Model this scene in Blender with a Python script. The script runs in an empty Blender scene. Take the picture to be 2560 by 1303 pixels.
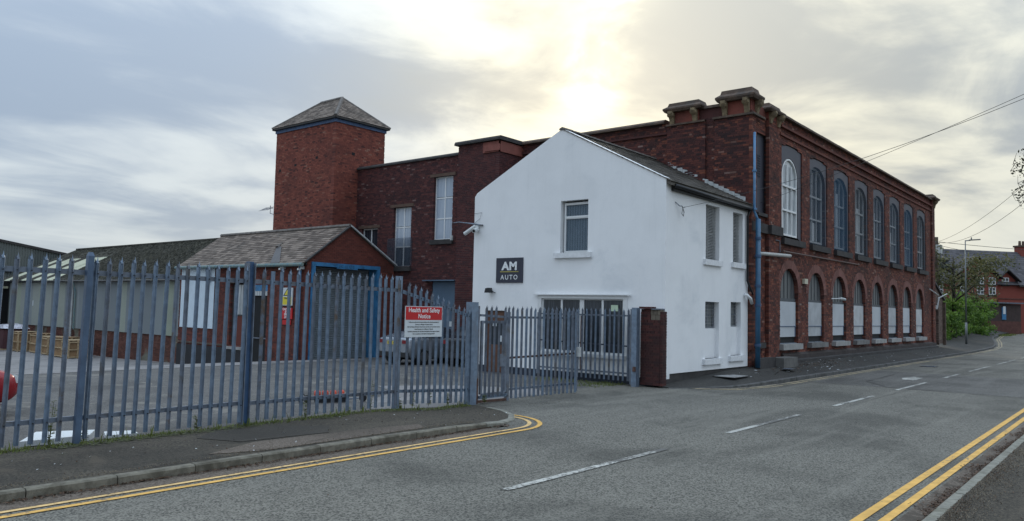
import bpy, math, random
import numpy as np
from mathutils import Vector, Matrix
random.seed(7)
R = random.random
U = random.uniform
sc = bpy.context.scene
COL = sc.collection
rad = math.radians
EYE = 2.05

# ------------------------------------------------------------------ camera
cam = bpy.data.cameras.new('camera')
cam.sensor_width = 36.0
cam.lens = 1950.0 / 2560.0 * 36.0
cam.clip_start = 0.1
cam.clip_end = 3000
camo = bpy.data.objects.new('camera', cam)
COL.objects.link(camo)
def _cam_axes():
    F, CX, CY = 1950., 1280., 651.5
    d = lambda px, py: np.array([px - CX, CY - py, -F])
    X = d(2883, 775 + .023 * (2883 - CX)); X /= np.linalg.norm(X)
    Z = np.cross(X, d(CX, 775)); Z /= np.linalg.norm(Z)
    if Z[1] < 0: Z = -Z
    return np.array([X, np.cross(Z, X), Z])
CM = _cam_axes()
m = Matrix([list(CM[0]) + [0], list(CM[1]) + [0], list(CM[2]) + [0], [0, 0, 0, 1]])
camo.matrix_world = Matrix.Translation((0, 0, EYE)) @ m
sc.camera = camo

# ------------------------------------------------------------------ view
sc.view_settings.view_transform = 'Standard'
sc.view_settings.look = 'None'
sc.view_settings.gamma = 1
sc.view_settings.exposure = 0.22
sc.view_settings.use_curve_mapping = False
sc.cycles.use_denoising = True
sc.cycles.max_bounces = 6
sc.cycles.transparent_max_bounces = 12
sc.cycles.caustics_reflective = False
sc.cycles.caustics_refractive = False

# ------------------------------------------------------------------ node helper
class NT:
    def __init__(s, tree): s.t = tree; s.n = tree.nodes; s.l = tree.links
    def add(s, typ, ins=None, **kw):
        n = s.n.new(typ)
        for k, v in kw.items(): setattr(n, k, v)
        if ins:
            for k, v in ins.items(): s.set(n, k, v)
        return n
    def set(s, n, k, v):
        i = n.inputs[k]
        if hasattr(v, 'is_output') or isinstance(v, bpy.types.NodeSocket): s.l.new(v, i)
        elif isinstance(v, bpy.types.Node): s.l.new(v.outputs[0], i)
        else: i.default_value = v
    def m(s, op, a, b=0.0, c=None, clamp=False):
        n = s.add('ShaderNodeMath', operation=op, use_clamp=clamp)
        s.set(n, 0, a); s.set(n, 1, b)
        if c is not None: s.set(n, 2, c)
        return n.outputs[0]
    def vm(s, op, a, b=None):
        n = s.add('ShaderNodeVectorMath', operation=op)
        s.set(n, 0, a)
        if b is not None: s.set(n, 1, b)
        return n.outputs['Value'] if op in ('DOT_PRODUCT', 'LENGTH') else n.outputs[0]
    def mix(s, f, a, b, typ='MIX'):
        n = s.add('ShaderNodeMix', data_type='RGBA', blend_type=typ)
        s.set(n, 0, f); s.set(n, 6, a); s.set(n, 7, b)
        return n.outputs[2]
    def ramp(s, f, stops, interp='LINEAR'):
        n = s.add('ShaderNodeValToRGB'); s.set(n, 0, f)
        r = n.color_ramp; r.interpolation = interp
        while len(r.elements) < len(stops): r.elements.new(0.5)
        for e, (p, c) in zip(r.elements, stops):
            e.position = p
            e.color = c if len(c) == 4 else (*c, 1)
        return n.outputs[0]
    def noise(s, vec, scale, detail=4, rough=.55, dist=0.0):
        n = s.add('ShaderNodeTexNoise', noise_dimensions='3D')
        if vec is not None: s.set(n, 'Vector', vec)
        s.set(n, 'Scale', scale); s.set(n, 'Detail', detail); s.set(n, 'Roughness', rough); s.set(n, 'Distortion', dist)
        return n.outputs[0]
    def sstep(s, v, a, b, lo=0., hi=1.):
        n = s.add('ShaderNodeMapRange', interpolation_type='SMOOTHSTEP')
        s.set(n, 0, v); s.set(n, 1, a); s.set(n, 2, b); s.set(n, 3, lo); s.set(n, 4, hi)
        return n.outputs[0]
def c4(c): return (*c, 1) if len(c) == 3 else c

# ------------------------------------------------------------------ world sky
SUN = Vector((.80, .52, .31)).normalized()
w = bpy.data.worlds.new('World'); sc.world = w; w.use_nodes = True
T = NT(w.node_tree); T.n.clear()
tc = T.add('ShaderNodeTexCoord').outputs['Generated']
d = T.vm('NORMALIZE', tc)
sep = T.add('ShaderNodeSeparateXYZ'); T.set(sep, 0, d)
z = T.m('MAXIMUM', sep.outputs[2], 0.0)
den = T.m('ADD', z, .13)
pv = T.add('ShaderNodeCombineXYZ', {0: T.m('DIVIDE', sep.outputs[0], den), 1: T.m('DIVIDE', sep.outputs[1], den), 2: 0.0})
mp = T.add('ShaderNodeMapping'); T.set(mp, 0, pv.outputs[0]); mp.inputs['Rotation'].default_value = (0, 0, rad(-58)); mp.inputs['Scale'].default_value = (.70, 1.05, 1); mp.inputs['Location'].default_value = (3.1, 1.7, 0)
n1 = T.noise(mp.outputs[0], .55, 5, .5, .8)
n2 = T.noise(mp.outputs[0], 1.5, 7, .56, .6)
n3 = T.noise(T.vm('MULTIPLY', d, (6, 6, 22)), 1.6, 5, .6, .4)
cl = T.m('ADD', T.m('MULTIPLY', n1, .58), T.m('ADD', T.m('MULTIPLY', n2, .36), T.m('MULTIPLY', n3, .08)))
cm = T.sstep(cl, .42, .60)
sd = T.vm('DOT_PRODUCT', d, tuple(SUN))
# blue-grey cloud bank over the north-west, its edge runs down towards the sun side
nb = Vector((-.66, .72, -.17)).normalized()
bank = T.sstep(T.m('ADD', T.vm('DOT_PRODUCT', d, tuple(nb)), T.m('MULTIPLY', T.m('SUBTRACT', n1, .5), .55)), -.16, .16)
tn = T.sstep(sd, .70, .985)
tn = T.m('MULTIPLY', tn, T.m('SUBTRACT', 1.0, T.m('MULTIPLY', bank, .85)))
far = T.mix(cm, (.355, .45, .585, 1), (.69, .77, .83, 1))
mid = T.mix(T.sstep(cl, .45, .575), (.41, .44, .44, 1), (.86, .845, .70, 1))
skc = T.mix(tn, far, mid)
hz = T.sstep(z, .0, .16, .8, 0.)
skc = T.mix(T.m('MULTIPLY', hz, .55), skc, (.66, .73, .74, 1))
S1 = Vector((.795, .535, .285)).normalized(); S2 = Vector((.785, .475, .40)).normalized()
g0 = T.m('POWER', T.m('MAXIMUM', sd, 0.0), 34.0)
gA = T.m('POWER', T.m('MAXIMUM', T.vm('DOT_PRODUCT', d, tuple(S1)), 0.), 1500.)
gB = T.m('POWER', T.m('MAXIMUM', T.vm('DOT_PRODUCT', d, tuple(SUN)), 0.), 1700.)
gC = T.m('POWER', T.m('MAXIMUM', T.vm('DOT_PRODUCT', d, tuple(S2)), 0.), 1100.)
gm = T.sstep(n2, .40, .56, .12, 1.)
core = T.m('MULTIPLY', T.m('ADD', T.m('MULTIPLY', gA, .9), T.m('ADD', T.m('MULTIPLY', gB, 1.7), T.m('MULTIPLY', gC, 1.9))), gm)
glow = T.m('ADD', T.m('MULTIPLY', T.m('MULTIPLY', g0, .19), T.sstep(n2, .38, .6, .45, 1.)), core)
gl = T.add('ShaderNodeVectorMath', operation='SCALE'); gl.inputs[0].default_value = (1.0, .91, .58); T.set(gl, 'Scale', glow)
skc2 = T.mix(1.0, skc, gl.outputs[0], 'ADD')
mult = T.m('ADD', .84, T.m('MULTIPLY', T.m('MULTIPLY', z, z), 2.3))
ms = T.add('ShaderNodeVectorMath', operation='SCALE'); T.set(ms, 0, skc2); T.set(ms, 'Scale', mult)
sky = T.add('ShaderNodeTexSky', sky_type='NISHITA', sun_disc=False)
sky.sun_elevation = math.asin(SUN.z); sky.sun_rotation = math.atan2(SUN.x, SUN.y)
sky.air_density = 1.2; sky.dust_density = 2.0
bgN = T.add('ShaderNodeBackground', {0: sky.outputs[0], 1: .05})
bgC = T.add('ShaderNodeBackground', {0: ms.outputs[0], 1: 1.0})
mx = T.add('ShaderNodeMixShader', {0: .9, 1: bgN.outputs[0], 2: bgC.outputs[0]})
out = T.add('ShaderNodeOutputWorld'); T.l.new(mx.outputs[0], out.inputs[0])

sl = bpy.data.lights.new('sun', 'SUN'); sl.energy = 1.1; sl.angle = rad(12); sl.color = (1, .92, .78)
so = bpy.data.objects.new('sun', sl); COL.objects.link(so)
so.rotation_euler = SUN.to_track_quat('Z', 'Y').to_euler()
so.location = (60, 40, 40)

# ------------------------------------------------------------------ materials
MATS = {}
def newmat(name):
    m = bpy.data.materials.new(name); m.use_nodes = True
    t = NT(m.node_tree); t.n.clear()
    o = t.add('ShaderNodeOutputMaterial'); MATS[name] = m
    return m, t, o
def pos(t): return t.add('ShaderNodeNewGeometry').outputs['Position']
def simple(name, col, rough=.7, metal=0., var=.25, scale=3., bump=.0, bscale=40., col2=None, spec=.5, grime=None, streak=None):
    m, t, o = newmat(name)
    p = pos(t)
    b = t.add('ShaderNodeBsdfPrincipled', {'Roughness': rough, 'Metallic': metal})
    b.inputs['Specular IOR Level'].default_value = spec
    n = t.noise(p, scale, 6, .6)
    c2 = col2 if col2 else tuple(x * (1 - var) for x in col)
    c = t.mix(t.sstep(n, .35, .65), c4(col), c4(c2))
    if grime:
        gcol, gs, lo, hi = grime
        g = t.noise(p, gs, 7, .65, .4)
        c = t.mix(t.sstep(g, lo, hi), c, c4(gcol))
    if streak:
        scol, amt = streak
        g = t.noise(t.vm('MULTIPLY', p, (5, 5, .35)), 1.3, 5, .6)
        c = t.mix(t.sstep(g, .5, .78, 0, amt), c, c4(scol))
    t.set(b, 'Base Color', c)
    if bump:
        bn = t.add('ShaderNodeBump', {'Strength': bump, 'Distance': .01, 'Height': t.noise(p, bscale, 5, .6)})
        t.set(b, 'Normal', bn.outputs[0])
    t.l.new(b.outputs[0], o.inputs[0])
    return m
def tinted(name, stops, rough=.85, stain=(.02, .018, .018), st=(.5, .75, .6), bump=.3, stain_scale=.55, patch=None):
    """colour of each piece from its 'tint' attribute, plus soot"""
    m, t, o = newmat(name)
    p = pos(t)
    a = t.add('ShaderNodeAttribute', attribute_name='tint')
    c = t.ramp(a.outputs['Fac'], stops)
    fine = t.noise(p, 30, 3, .7)
    c = t.mix(t.sstep(fine, .3, .75, 0., .35), c, c4(tuple(x * .55 for x in stops[len(stops) // 2][1][:3])))
    if patch:
        pc, ps, lo, hi, amt = patch
        g2 = t.noise(t.vm('ADD', p, (11, 5, 3)), ps, 5, .6, .6)
        c = t.mix(t.sstep(g2, lo, hi, 0, amt), c, c4(pc))
    g = t.noise(p, stain_scale, 8, .62, .5)
    c = t.mix(t.sstep(g, st[0], st[1], 0, st[2]), c, c4(stain))
    b = t.add('ShaderNodeBsdfPrincipled', {'Roughness': rough, 'Base Color': c})
    b.inputs['Specular IOR Level'].default_value = .3
    bn = t.add('ShaderNodeBump', {'Strength': bump, 'Distance': .01, 'Height': t.noise(p, 60, 4, .7)})
    t.set(b, 'Normal', bn.outputs[0])
    t.l.new(b.outputs[0], o.inputs[0])
    return m
def asphalt(name, dark, light, patchc=None, seed=0., contrast=1., moss=None):
    m, t, o = newmat(name)
    p = t.vm('ADD', pos(t), (seed, seed * .7, 0))
    v = t.add('ShaderNodeTexVoronoi', {'Vector': p, 'Scale': 58.}, feature='F1')
    a = t.noise(p, 26., 5, .8)
    g = t.m('ADD', t.m('MULTIPLY', v.outputs['Color'], .0), a)
    sepc = t.add('ShaderNodeSeparateColor'); t.set(sepc, 0, v.outputs['Color'])
    g = t.m('ADD', t.m('MULTIPLY', sepc.outputs[0], .55 * contrast), t.m('MULTIPLY', a, .55))
    c = t.mix(t.sstep(g, .30, .78), c4(dark), c4(light))
    big = t.noise(p, .35, 6, .6, .4)
    c = t.mix(t.sstep(big, .42, .68, 0, .55), c, c4(tuple(x * .62 for x in dark)))
    lane = t.noise(t.vm('MULTIPLY', p, (.12, 1.5, 1)), 1.1, 4, .6)
    c = t.mix(t.sstep(lane, .5, .72, 0, .35), c, c4(tuple(min(1, x * 1.25) for x in light)))
    if patchc:
        g2 = t.noise(t.vm('ADD', p, (3, 9, 0)), .8, 6, .65, 1.0)
        c = t.mix(t.sstep(g2, .56, .64, 0, .75), c, c4(patchc))
    if moss:
        g3 = t.noise(t.vm('ADD', p, (7, 1, 0)), 1.6, 6, .7)
        c = t.mix(t.sstep(g3, .6, .72, 0, .5), c, c4(moss))
    b = t.add('ShaderNodeBsdfPrincipled', {'Roughness': .8, 'Base Color': c})
    b.inputs['Specular IOR Level'].default_value = .35
    bn = t.add('ShaderNodeBump', {'Strength': .55, 'Distance': .006, 'Height': g})
    t.set(b, 'Normal', bn.outputs[0])
    t.l.new(b.outputs[0], o.inputs[0])
    return m
def worn_paint(name, col, under, lo, hi, scale=14.):
    m, t, o = newmat(name)
    p = pos(t)
    g = t.m('ADD', t.m('MULTIPLY', t.noise(p, scale, 6, .75), .6), t.m('MULTIPLY', t.noise(p, 1.1, 4, .6), .4))
    c1 = t.mix(t.sstep(t.noise(p, 5, 5, .6), .3, .7), c4(col), c4(tuple(x * .72 for x in col)))
    c = t.mix(t.sstep(g, lo, hi), c1, c4(under))
    b = t.add('ShaderNodeBsdfPrincipled', {'Roughness': .75, 'Base Color': c})
    bn = t.add('ShaderNodeBump', {'Strength': .4, 'Distance': .005, 'Height': t.noise(p, 45, 4, .7)})
    t.set(b, 'Normal', bn.outputs[0])
    t.l.new(b.outputs[0], o.inputs[0]); return m
def glassy(name, col, rough=.06, alpha=1.0, streaks=None, spec=.5):
    m, t, o = newmat(name)
    p = pos(t)
    c = c4(col)
    if streaks:
        g = t.noise(t.vm('MULTIPLY', p, (6, 6, .25)), 2.2, 4, .6, .8)
        c = t.mix(t.sstep(g, .42, .62), c, c4(streaks))
    b = t.add('ShaderNodeBsdfPrincipled', {'Base Color': c, 'Roughness': rough, 'IOR': 1.5})
    b.inputs['Specular IOR Level'].default_value = spec
    bn = t.add('ShaderNodeBump', {'Strength': .12, 'Distance': .02, 'Height': t.noise(p, 1.8, 2, .5)})
    if alpha >= 1: t.set(b, 'Normal', bn.outputs[0])
    if alpha < 1:
        tr = t.add('ShaderNodeBsdfTransparent')
        mx = t.add('ShaderNodeMixShader', {0: alpha, 1: tr.outputs[0], 2: b.outputs[0]})
        t.l.new(mx.outputs[0], o.inputs[0])
    else: t.l.new(b.outputs[0], o.inputs[0])
    return m
def leafmat(name, a, b_, tr=.35):
    m, t, o = newmat(name)
    at = t.add('ShaderNodeAttribute', attribute_name='tint')
    c = t.mix(at.outputs['Fac'], c4(a), c4(b_))
    df = t.add('ShaderNodeBsdfPrincipled', {'Base Color': c, 'Roughness': .6})
    tl = t.add('ShaderNodeBsdfTranslucent'); t.set(tl, 0, c)
    mx = t.add('ShaderNodeMixShader', {0: tr, 1: df.outputs[0], 2: tl.outputs[0]})
    t.l.new(mx.outputs[0], o.inputs[0]); return m

M_road = asphalt('road_asphalt', (.052, .050, .042), (.205, .193, .162), seed=3.3, contrast=1.15)
M_pave = asphalt('pavement_asphalt', (.020, .017, .012), (.098, .082, .060), patchc=(.082, .066, .047), seed=9.1, moss=(.04, .045, .02))
M_paveF = asphalt('far_pavement_asphalt', (.024, .023, .021), (.060, .056, .049), patchc=(.035, .034, .033), seed=5.1)
M_yard = asphalt('yard_asphalt', (.06, .058, .056), (.16, .152, .14), patchc=(.20, .185, .16), seed=1.7)
M_conc = asphalt('yard_concrete', (.21, .20, .195), (.32, .30, .285), patchc=(.13, .125, .12), seed=4.4, contrast=.5)
M_patch = asphalt('road_patch_asphalt', (.05, .048, .043), (.165, .156, .14), seed=6.4, contrast=1.2)
M_gutter = asphalt('gutter_grit', (.075, .058, .044), (.17, .137, .108), patchc=(.05, .04, .03), seed=2.4)
M_ground = simple('rough_ground', (.10, .10, .07), .95, scale=.3)
M_kerb = simple('kerb_concrete', (.22, .20, .155), .9, var=.4, scale=9, bump=.9, bscale=80, grime=((.09, .08, .058), 3.2, .46, .68))
M_kerbl = simple('pale_kerb_concrete', (.27, .26, .215), .9, var=.3, scale=9, bump=.8, bscale=80, grime=((.12, .115, .08), 3.2, .5, .72))
M_kerbf = simple('far_kerb_stone', (.115, .112, .108), .9, var=.35, scale=5, bump=.5, bscale=70, grime=((.05, .05, .045), 2.2, .48, .7))
M_yel = worn_paint('yellow_line_paint', (.80, .46, .11), (.13, .12, .11), .535, .62)
M_yel2 = worn_paint('faded_yellow_line_paint', (.80, .53, .22), (.12, .10, .08), .52, .62)
M_whtl = worn_paint('worn_white_line_paint', (.52, .51, .46), (.11, .105, .095), .47, .54, 13)
M_render = simple('white_painted_render', (.86, .865, .87), .75, var=.05, scale=.9, bump=.25, bscale=7, grime=((.68, .70, .72), .6, .52, .8), streak=((.62, .64, .64), .16))
M_whiteobj = simple('white_upvc', (.75, .76, .76), .4, var=.06, scale=4)
M_whitesill = simple('white_painted_sill', (.78, .79, .80), .6, var=.12, scale=9, bump=.2)
M_plinth = simple('blue_black_plinth', (.022, .032, .055), .6, var=.3)
M_galv = simple('galvanised_steel', (.22, .29, .385), .42, .45, var=.3, scale=9, bump=.15, bscale=25, grime=((.17, .205, .26), 3.5, .45, .7), streak=((.16, .17, .18), .45))
M_galvd = simple('weathered_galvanised_steel', (.18, .21, .26), .55, .3, var=.3, scale=7, grime=((.13, .12, .11), 3, .52, .72), streak=((.10, .09, .08), .4))
M_bluepost = simple('blue_painted_steel', (.045, .10, .20), .45, var=.3, scale=4)
M_rust = simple('rusty_steel', (.11, .055, .04), .85, var=.4, scale=14, bump=.3)
M_bolt = simple('dark_bolt', (.02, .025, .035), .5)
M_mort_d = simple('sooty_mortar', (.085, .066, .060), .95, var=.3, scale=2, bump=.3)
M_mort_l = simple('pale_mortar', (.20, .165, .165), .95, var=.25, scale=2, bump=.3)
M_mort_m = simple('brown_mortar', (.10, .065, .055), .95, var=.3, scale=2, bump=.3)
BR_f = [(0, (0.0504, 0.0264, 0.0243)), (0.3, (0.1092, 0.0378, 0.0306)), (0.7, (0.168, 0.0546, 0.0396)), (0.93, (0.2436, 0.0836, 0.0522)), (0.97, (0.2772, 0.1144, 0.072)), (1, (0.2856, 0.2112, 0.18))]
BR_e = [(0, (0.036, 0.0202, 0.0228)), (0.45, (0.0855, 0.0313, 0.0294)), (0.85, (0.144, 0.0478, 0.038)), (0.965, (0.243, 0.0782, 0.0475)), (1, (0.27, 0.184, 0.1615))]
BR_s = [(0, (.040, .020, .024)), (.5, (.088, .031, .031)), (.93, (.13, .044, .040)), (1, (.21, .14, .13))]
BR_t = [(0, (0.0645, 0.0288, 0.0276)), (0.14, (0.172, 0.054, 0.0423)), (0.6, (0.2451, 0.072, 0.0515)), (0.94, (0.2924, 0.0945, 0.0644)), (1, (0.3096, 0.162, 0.1196))]
BR_g = [(0, (0.0484, 0.0239, 0.0228)), (0.4, (0.1276, 0.0396, 0.0314)), (0.9, (0.1892, 0.057, 0.0418)), (1, (0.22, 0.1288, 0.1045))]
M_brf = tinted('factory_brick', BR_f, st=(.47, .72, .6), stain_scale=.4)
M_bre = tinted('factory_end_brick', BR_e, st=(.46, .72, .55), stain_scale=.5)
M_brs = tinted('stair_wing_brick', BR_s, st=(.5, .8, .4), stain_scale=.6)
M_brt = tinted('tower_brick', BR_t, st=(.52, .74, .6), stain_scale=.35, patch=((.10, .035, .03), .5, .5, .7, .6))
M_brg = tinted('garage_brick', BR_g, st=(.5, .75, .55), stain_scale=.5)
M_brk = tinted('blockwork', [(0, (.12, .10, .08)), (1, (.20, .17, .13))], st=(.5, .8, .4))
M_pink = tinted('pink_painted_arch_brick', [(0, (.16, .072, .060)), (1, (.25, .115, .095))], st=(.5, .75, .5), stain_scale=1.2)
M_slate = tinted('roof_slate', [(0, (.09, .07, .057)), (.5, (.185, .147, .12)), (1, (.28, .225, .185))], rough=.8, st=(.5, .75, .5), stain=(.045, .045, .04), stain_scale=1.)
M_slated = tinted('mossy_roof_slate', [(0, (.055, .05, .045)), (.5, (.12, .108, .095)), (1, (.20, .18, .16))], rough=.65, st=(.5, .75, .5), stain=(.05, .055, .03), stain_scale=1.4)
M_slatef = tinted('far_roof_slate', [(0, (.045, .043, .047)), (1, (.10, .093, .10))], rough=.7, st=(.5, .8, .3))
M_ridge = simple('ridge_tile', (.17, .15, .135), .85, var=.4, scale=5)
M_stone = simple('weathered_sandstone', (.135, .092, .068), .9, var=.45, scale=3.5, bump=.7, bscale=14, grime=((.07, .055, .045), 1.6, .45, .65))
M_bracket = simple('buff_stone_bracket', (.24, .18, .105), .85, var=.35, scale=6, bump=.6, bscale=20, grime=((.10, .075, .05), 5, .5, .7))
M_dstone = simple('blackened_stone', (.05, .046, .045), .85, var=.4, scale=3, bump=.4)
M_lstone = simple('grey_painted_stone', (.36, .355, .345), .8, var=.2, scale=4, grime=((.2, .19, .18), 3, .5, .75))
M_terra = simple('pink_terracotta', (.26, .085, .065), .8, var=.25, scale=3)
M_sheet = glassy('blue_grey_polycarbonate', (.06, .085, .12), rough=.7, alpha=.26, spec=.05)
M_sheetb = glassy('deeper_blue_polycarbonate', (.045, .095, .155), rough=.7, alpha=.34, spec=.05)
M_sheetc = glassy('greyer_polycarbonate', (.07, .085, .105), rough=.7, alpha=.26, spec=.05)
M_sheetp = simple('grey_sheet_surround', (.062, .063, .082), .6, var=.15, scale=1.2)
M_glass = glassy('window_glass', (.018, .024, .032), rough=.05, streaks=(.045, .055, .07))
M_glasss = glassy('stair_glass_painted_sky', (.33, .39, .47), rough=.12, streaks=(.42, .47, .54), spec=.9)  # reflected sky painted into the pane colour
M_glassw = glassy('pale_streaked_glass', (.50, .53, .54), rough=.15, streaks=(.17, .19, .21))  # pale pane colour with darker streaks
M_glassm = glassy('meshed_glass', (.11, .12, .125), rough=.45, streaks=(.06, .065, .068))
M_skyrefl = glassy('painted_sky_reflection', (.90, .92, .92), rough=.5, streaks=(.66, .70, .72))  # bright base colour stands for sky mirrored in the upper panes
M_glassp = glassy('obscured_pale_glass', (.22, .235, .24), rough=.3, streaks=(.12, .13, .135))
M_frame = simple('grey_white_window_frame', (.50, .52, .53), .6, var=.2, scale=6)
M_board = simple('pale_grey_board', (.50, .53, .56), .6, var=.1, scale=1.2, streak=((.38, .40, .42), .3))
M_board2 = simple('streaked_grey_board', (.46, .48, .50), .6, var=.2, scale=1.5, streak=((.30, .31, .31), .6))
M_board3 = simple('grubby_pale_board', (.52, .54, .55), .6, var=.15, scale=2.2, grime=((.33, .33, .32), 1.4, .5, .7))
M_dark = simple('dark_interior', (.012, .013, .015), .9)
M_bluep = simple('bright_blue_paint', (.045, .20, .40), .5, var=.25, scale=3, grime=((.03, .09, .17), 3, .5, .7))
M_bluepipe = simple('blue_pipe_paint', (.09, .22, .39), .4, var=.2, scale=2, grime=((.05, .12, .2), 2, .5, .75))
M_gutterb = simple('verdigris_gutter_paint', (.10, .19, .23), .7, var=.5, scale=9, col2=(.20, .24, .20))
M_shut = simple('grey_roller_shutter', (.20, .24, .265), .5, .2, var=.2, scale=3)
M_shutL = simple('pale_roller_shutter', (.23, .255, .265), .5, .2, var=.15, scale=3)
M_black = simple('black_plastic', (.012, .013, .016), .4)
M_clad = tinted('corrugated_cladding', [(0, (.19, .215, .235)), (.5, (.27, .30, .31)), (.8, (.33, .35, .33)), (1, (.36, .40, .31))], rough=.6, st=(.5, .8, .4), stain=(.14, .16, .14), bump=.1)
M_clad2 = tinted('dark_green_grey_cladding', [(0, (.10, .115, .11)), (1, (.16, .175, .165))], rough=.6, st=(.5, .8, .3), bump=.1)
M_moss = tinted('mossy_cement_sheet', [(0, (.05, .047, .04)), (1, (.10, .094, .078))], rough=.95, st=(.45, .65, .8), stain=(.022, .024, .016), bump=.9, stain_scale=2.6, patch=((.13, .125, .10), 3.5, .55, .68, .6))
M_skyl = simple('yellowed_skylight_sheet', (.50, .50, .36), .5, var=.2)
M_plbrick = tinted('painted_plinth_brick', [(0, (.085, .035, .028)), (.6, (.14, .055, .040)), (1, (.18, .08, .06))], st=(.45, .7, .5), stain=(.05, .03, .025), stain_scale=.5, patch=((.20, .215, .17), .28, .50, .58, .8))
M_whsheet = simple('pale_blue_white_sheet', (.62, .72, .80), .5, var=.06)
M_signk = simple('sign_dark_face', (.030, .034, .055), .5, var=.1)
M_signw = simple('sign_white', (.62, .66, .68), .5, var=.04)
M_signr = simple('sign_red', (.55, .012, .016), .45, var=.1)
M_signy = simple('sign_yellow', (.72, .60, .05), .5, var=.1)
M_txtk = simple('black_lettering', (.03, .03, .035), .5)
M_txtw = simple('white_lettering', (.78, .80, .80), .5, var=.02)
M_wood = simple('brown_stained_wood', (.13, .055, .03), .5, var=.3, scale=5)
M_crate = simple('pale_pine', (.47, .35, .21), .8, var=.3, scale=7)
M_card = simple('brown_cardboard', (.30, .19, .10), .85, var=.25, scale=3)
M_wrap = glassy('plastic_wrap', (.55, .56, .62), rough=.3, streaks=(.30, .26, .28))
M_maroon = simple('maroon_bagged_goods', (.10, .04, .045), .7)
M_trunk = simple('tree_bark', (.055, .048, .038), .95, var=.4, scale=8, bump=.6)
M_leafb = leafmat('bright_green_leaf', (.06, .135, .02), (.24, .38, .07), .45)
M_leafo = leafmat('olive_brown_leaf', (.05, .06, .022), (.17, .16, .06), .35)
M_leafd = leafmat('dark_leaf', (.03, .04, .02), (.06, .06, .03), .25)
M_weed = leafmat('weed_leaf', (.065, .085, .018), (.20, .24, .06), .35)
M_dead = leafmat('dead_leaf', (.035, .018, .009), (.12, .06, .028), .1)
M_moss2 = leafmat('ground_moss', (.04, .045, .015), (.09, .10, .03), .1)
M_redh = tinted('red_painted_brick', [(0, (.20, .050, .038)), (1, (.27, .070, .052))], st=(.5, .8, .3), stain_scale=.2)
M_low = simple('dark_brown_wall', (.055, .035, .032), .8)
M_lowb = simple('dull_red_brick', (.12, .05, .04), .9)
M_annex = tinted('annex_brown_brick', [(0, (.075, .05, .042)), (1, (.22, .16, .13))], st=(.5, .8, .4))
M_pole = simple('timber_pole', (.075, .055, .038), .9, var=.4, scale=6)
M_tyre = simple('tyre_rubber', (.018, .018, .02), .8)
M_rim = simple('alloy_rim', (.30, .31, .32), .35, .7)
M_silver = simple('silver_grey_car_paint', (.30, .33, .37), .25, .5, var=.05, spec=.7)
M_blackcar = simple('black_car_paint', (.012, .013, .018), .2, .2, var=.05, spec=.7)
M_redcar = simple('red_car_paint', (.30, .012, .018), .25, .1, var=.05, spec=.7)
M_lampw = glassy('headlamp_glass', (.65, .68, .68), rough=.1)
M_tail = simple('red_tail_lamp', (.22, .008, .014), .25)
M_plate = simple('yellow_number_plate', (.75, .58, .06), .4)
M_orange = simple('orange_red_plastic', (.75, .09, .035), .4, var=.35, scale=8)
M_poly = simple('white_polystyrene', (.70, .72, .72), .8, var=.06)
M_wire = simple('black_cable', (.02, .02, .02), .6)
M_whbr = simple('white_camera_casing', (.66, .68, .68), .4, var=.05)
M_lead = simple('pale_lead_flashing', (.50, .52, .52), .6, var=.25, scale=6)
M_leadd = simple('dark_lead_valley', (.085, .082, .085), .6, var=.2)
M_bfascia = simple('black_fascia', (.018, .017, .017), .6)
M_bsteel = simple('grey_lamp_steel', (.17, .185, .19), .5, .4, var=.15)
M_pdoor = simple('slate_blue_steel_door', (.10, .155, .22), .5, var=.15, scale=1.5)

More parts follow.
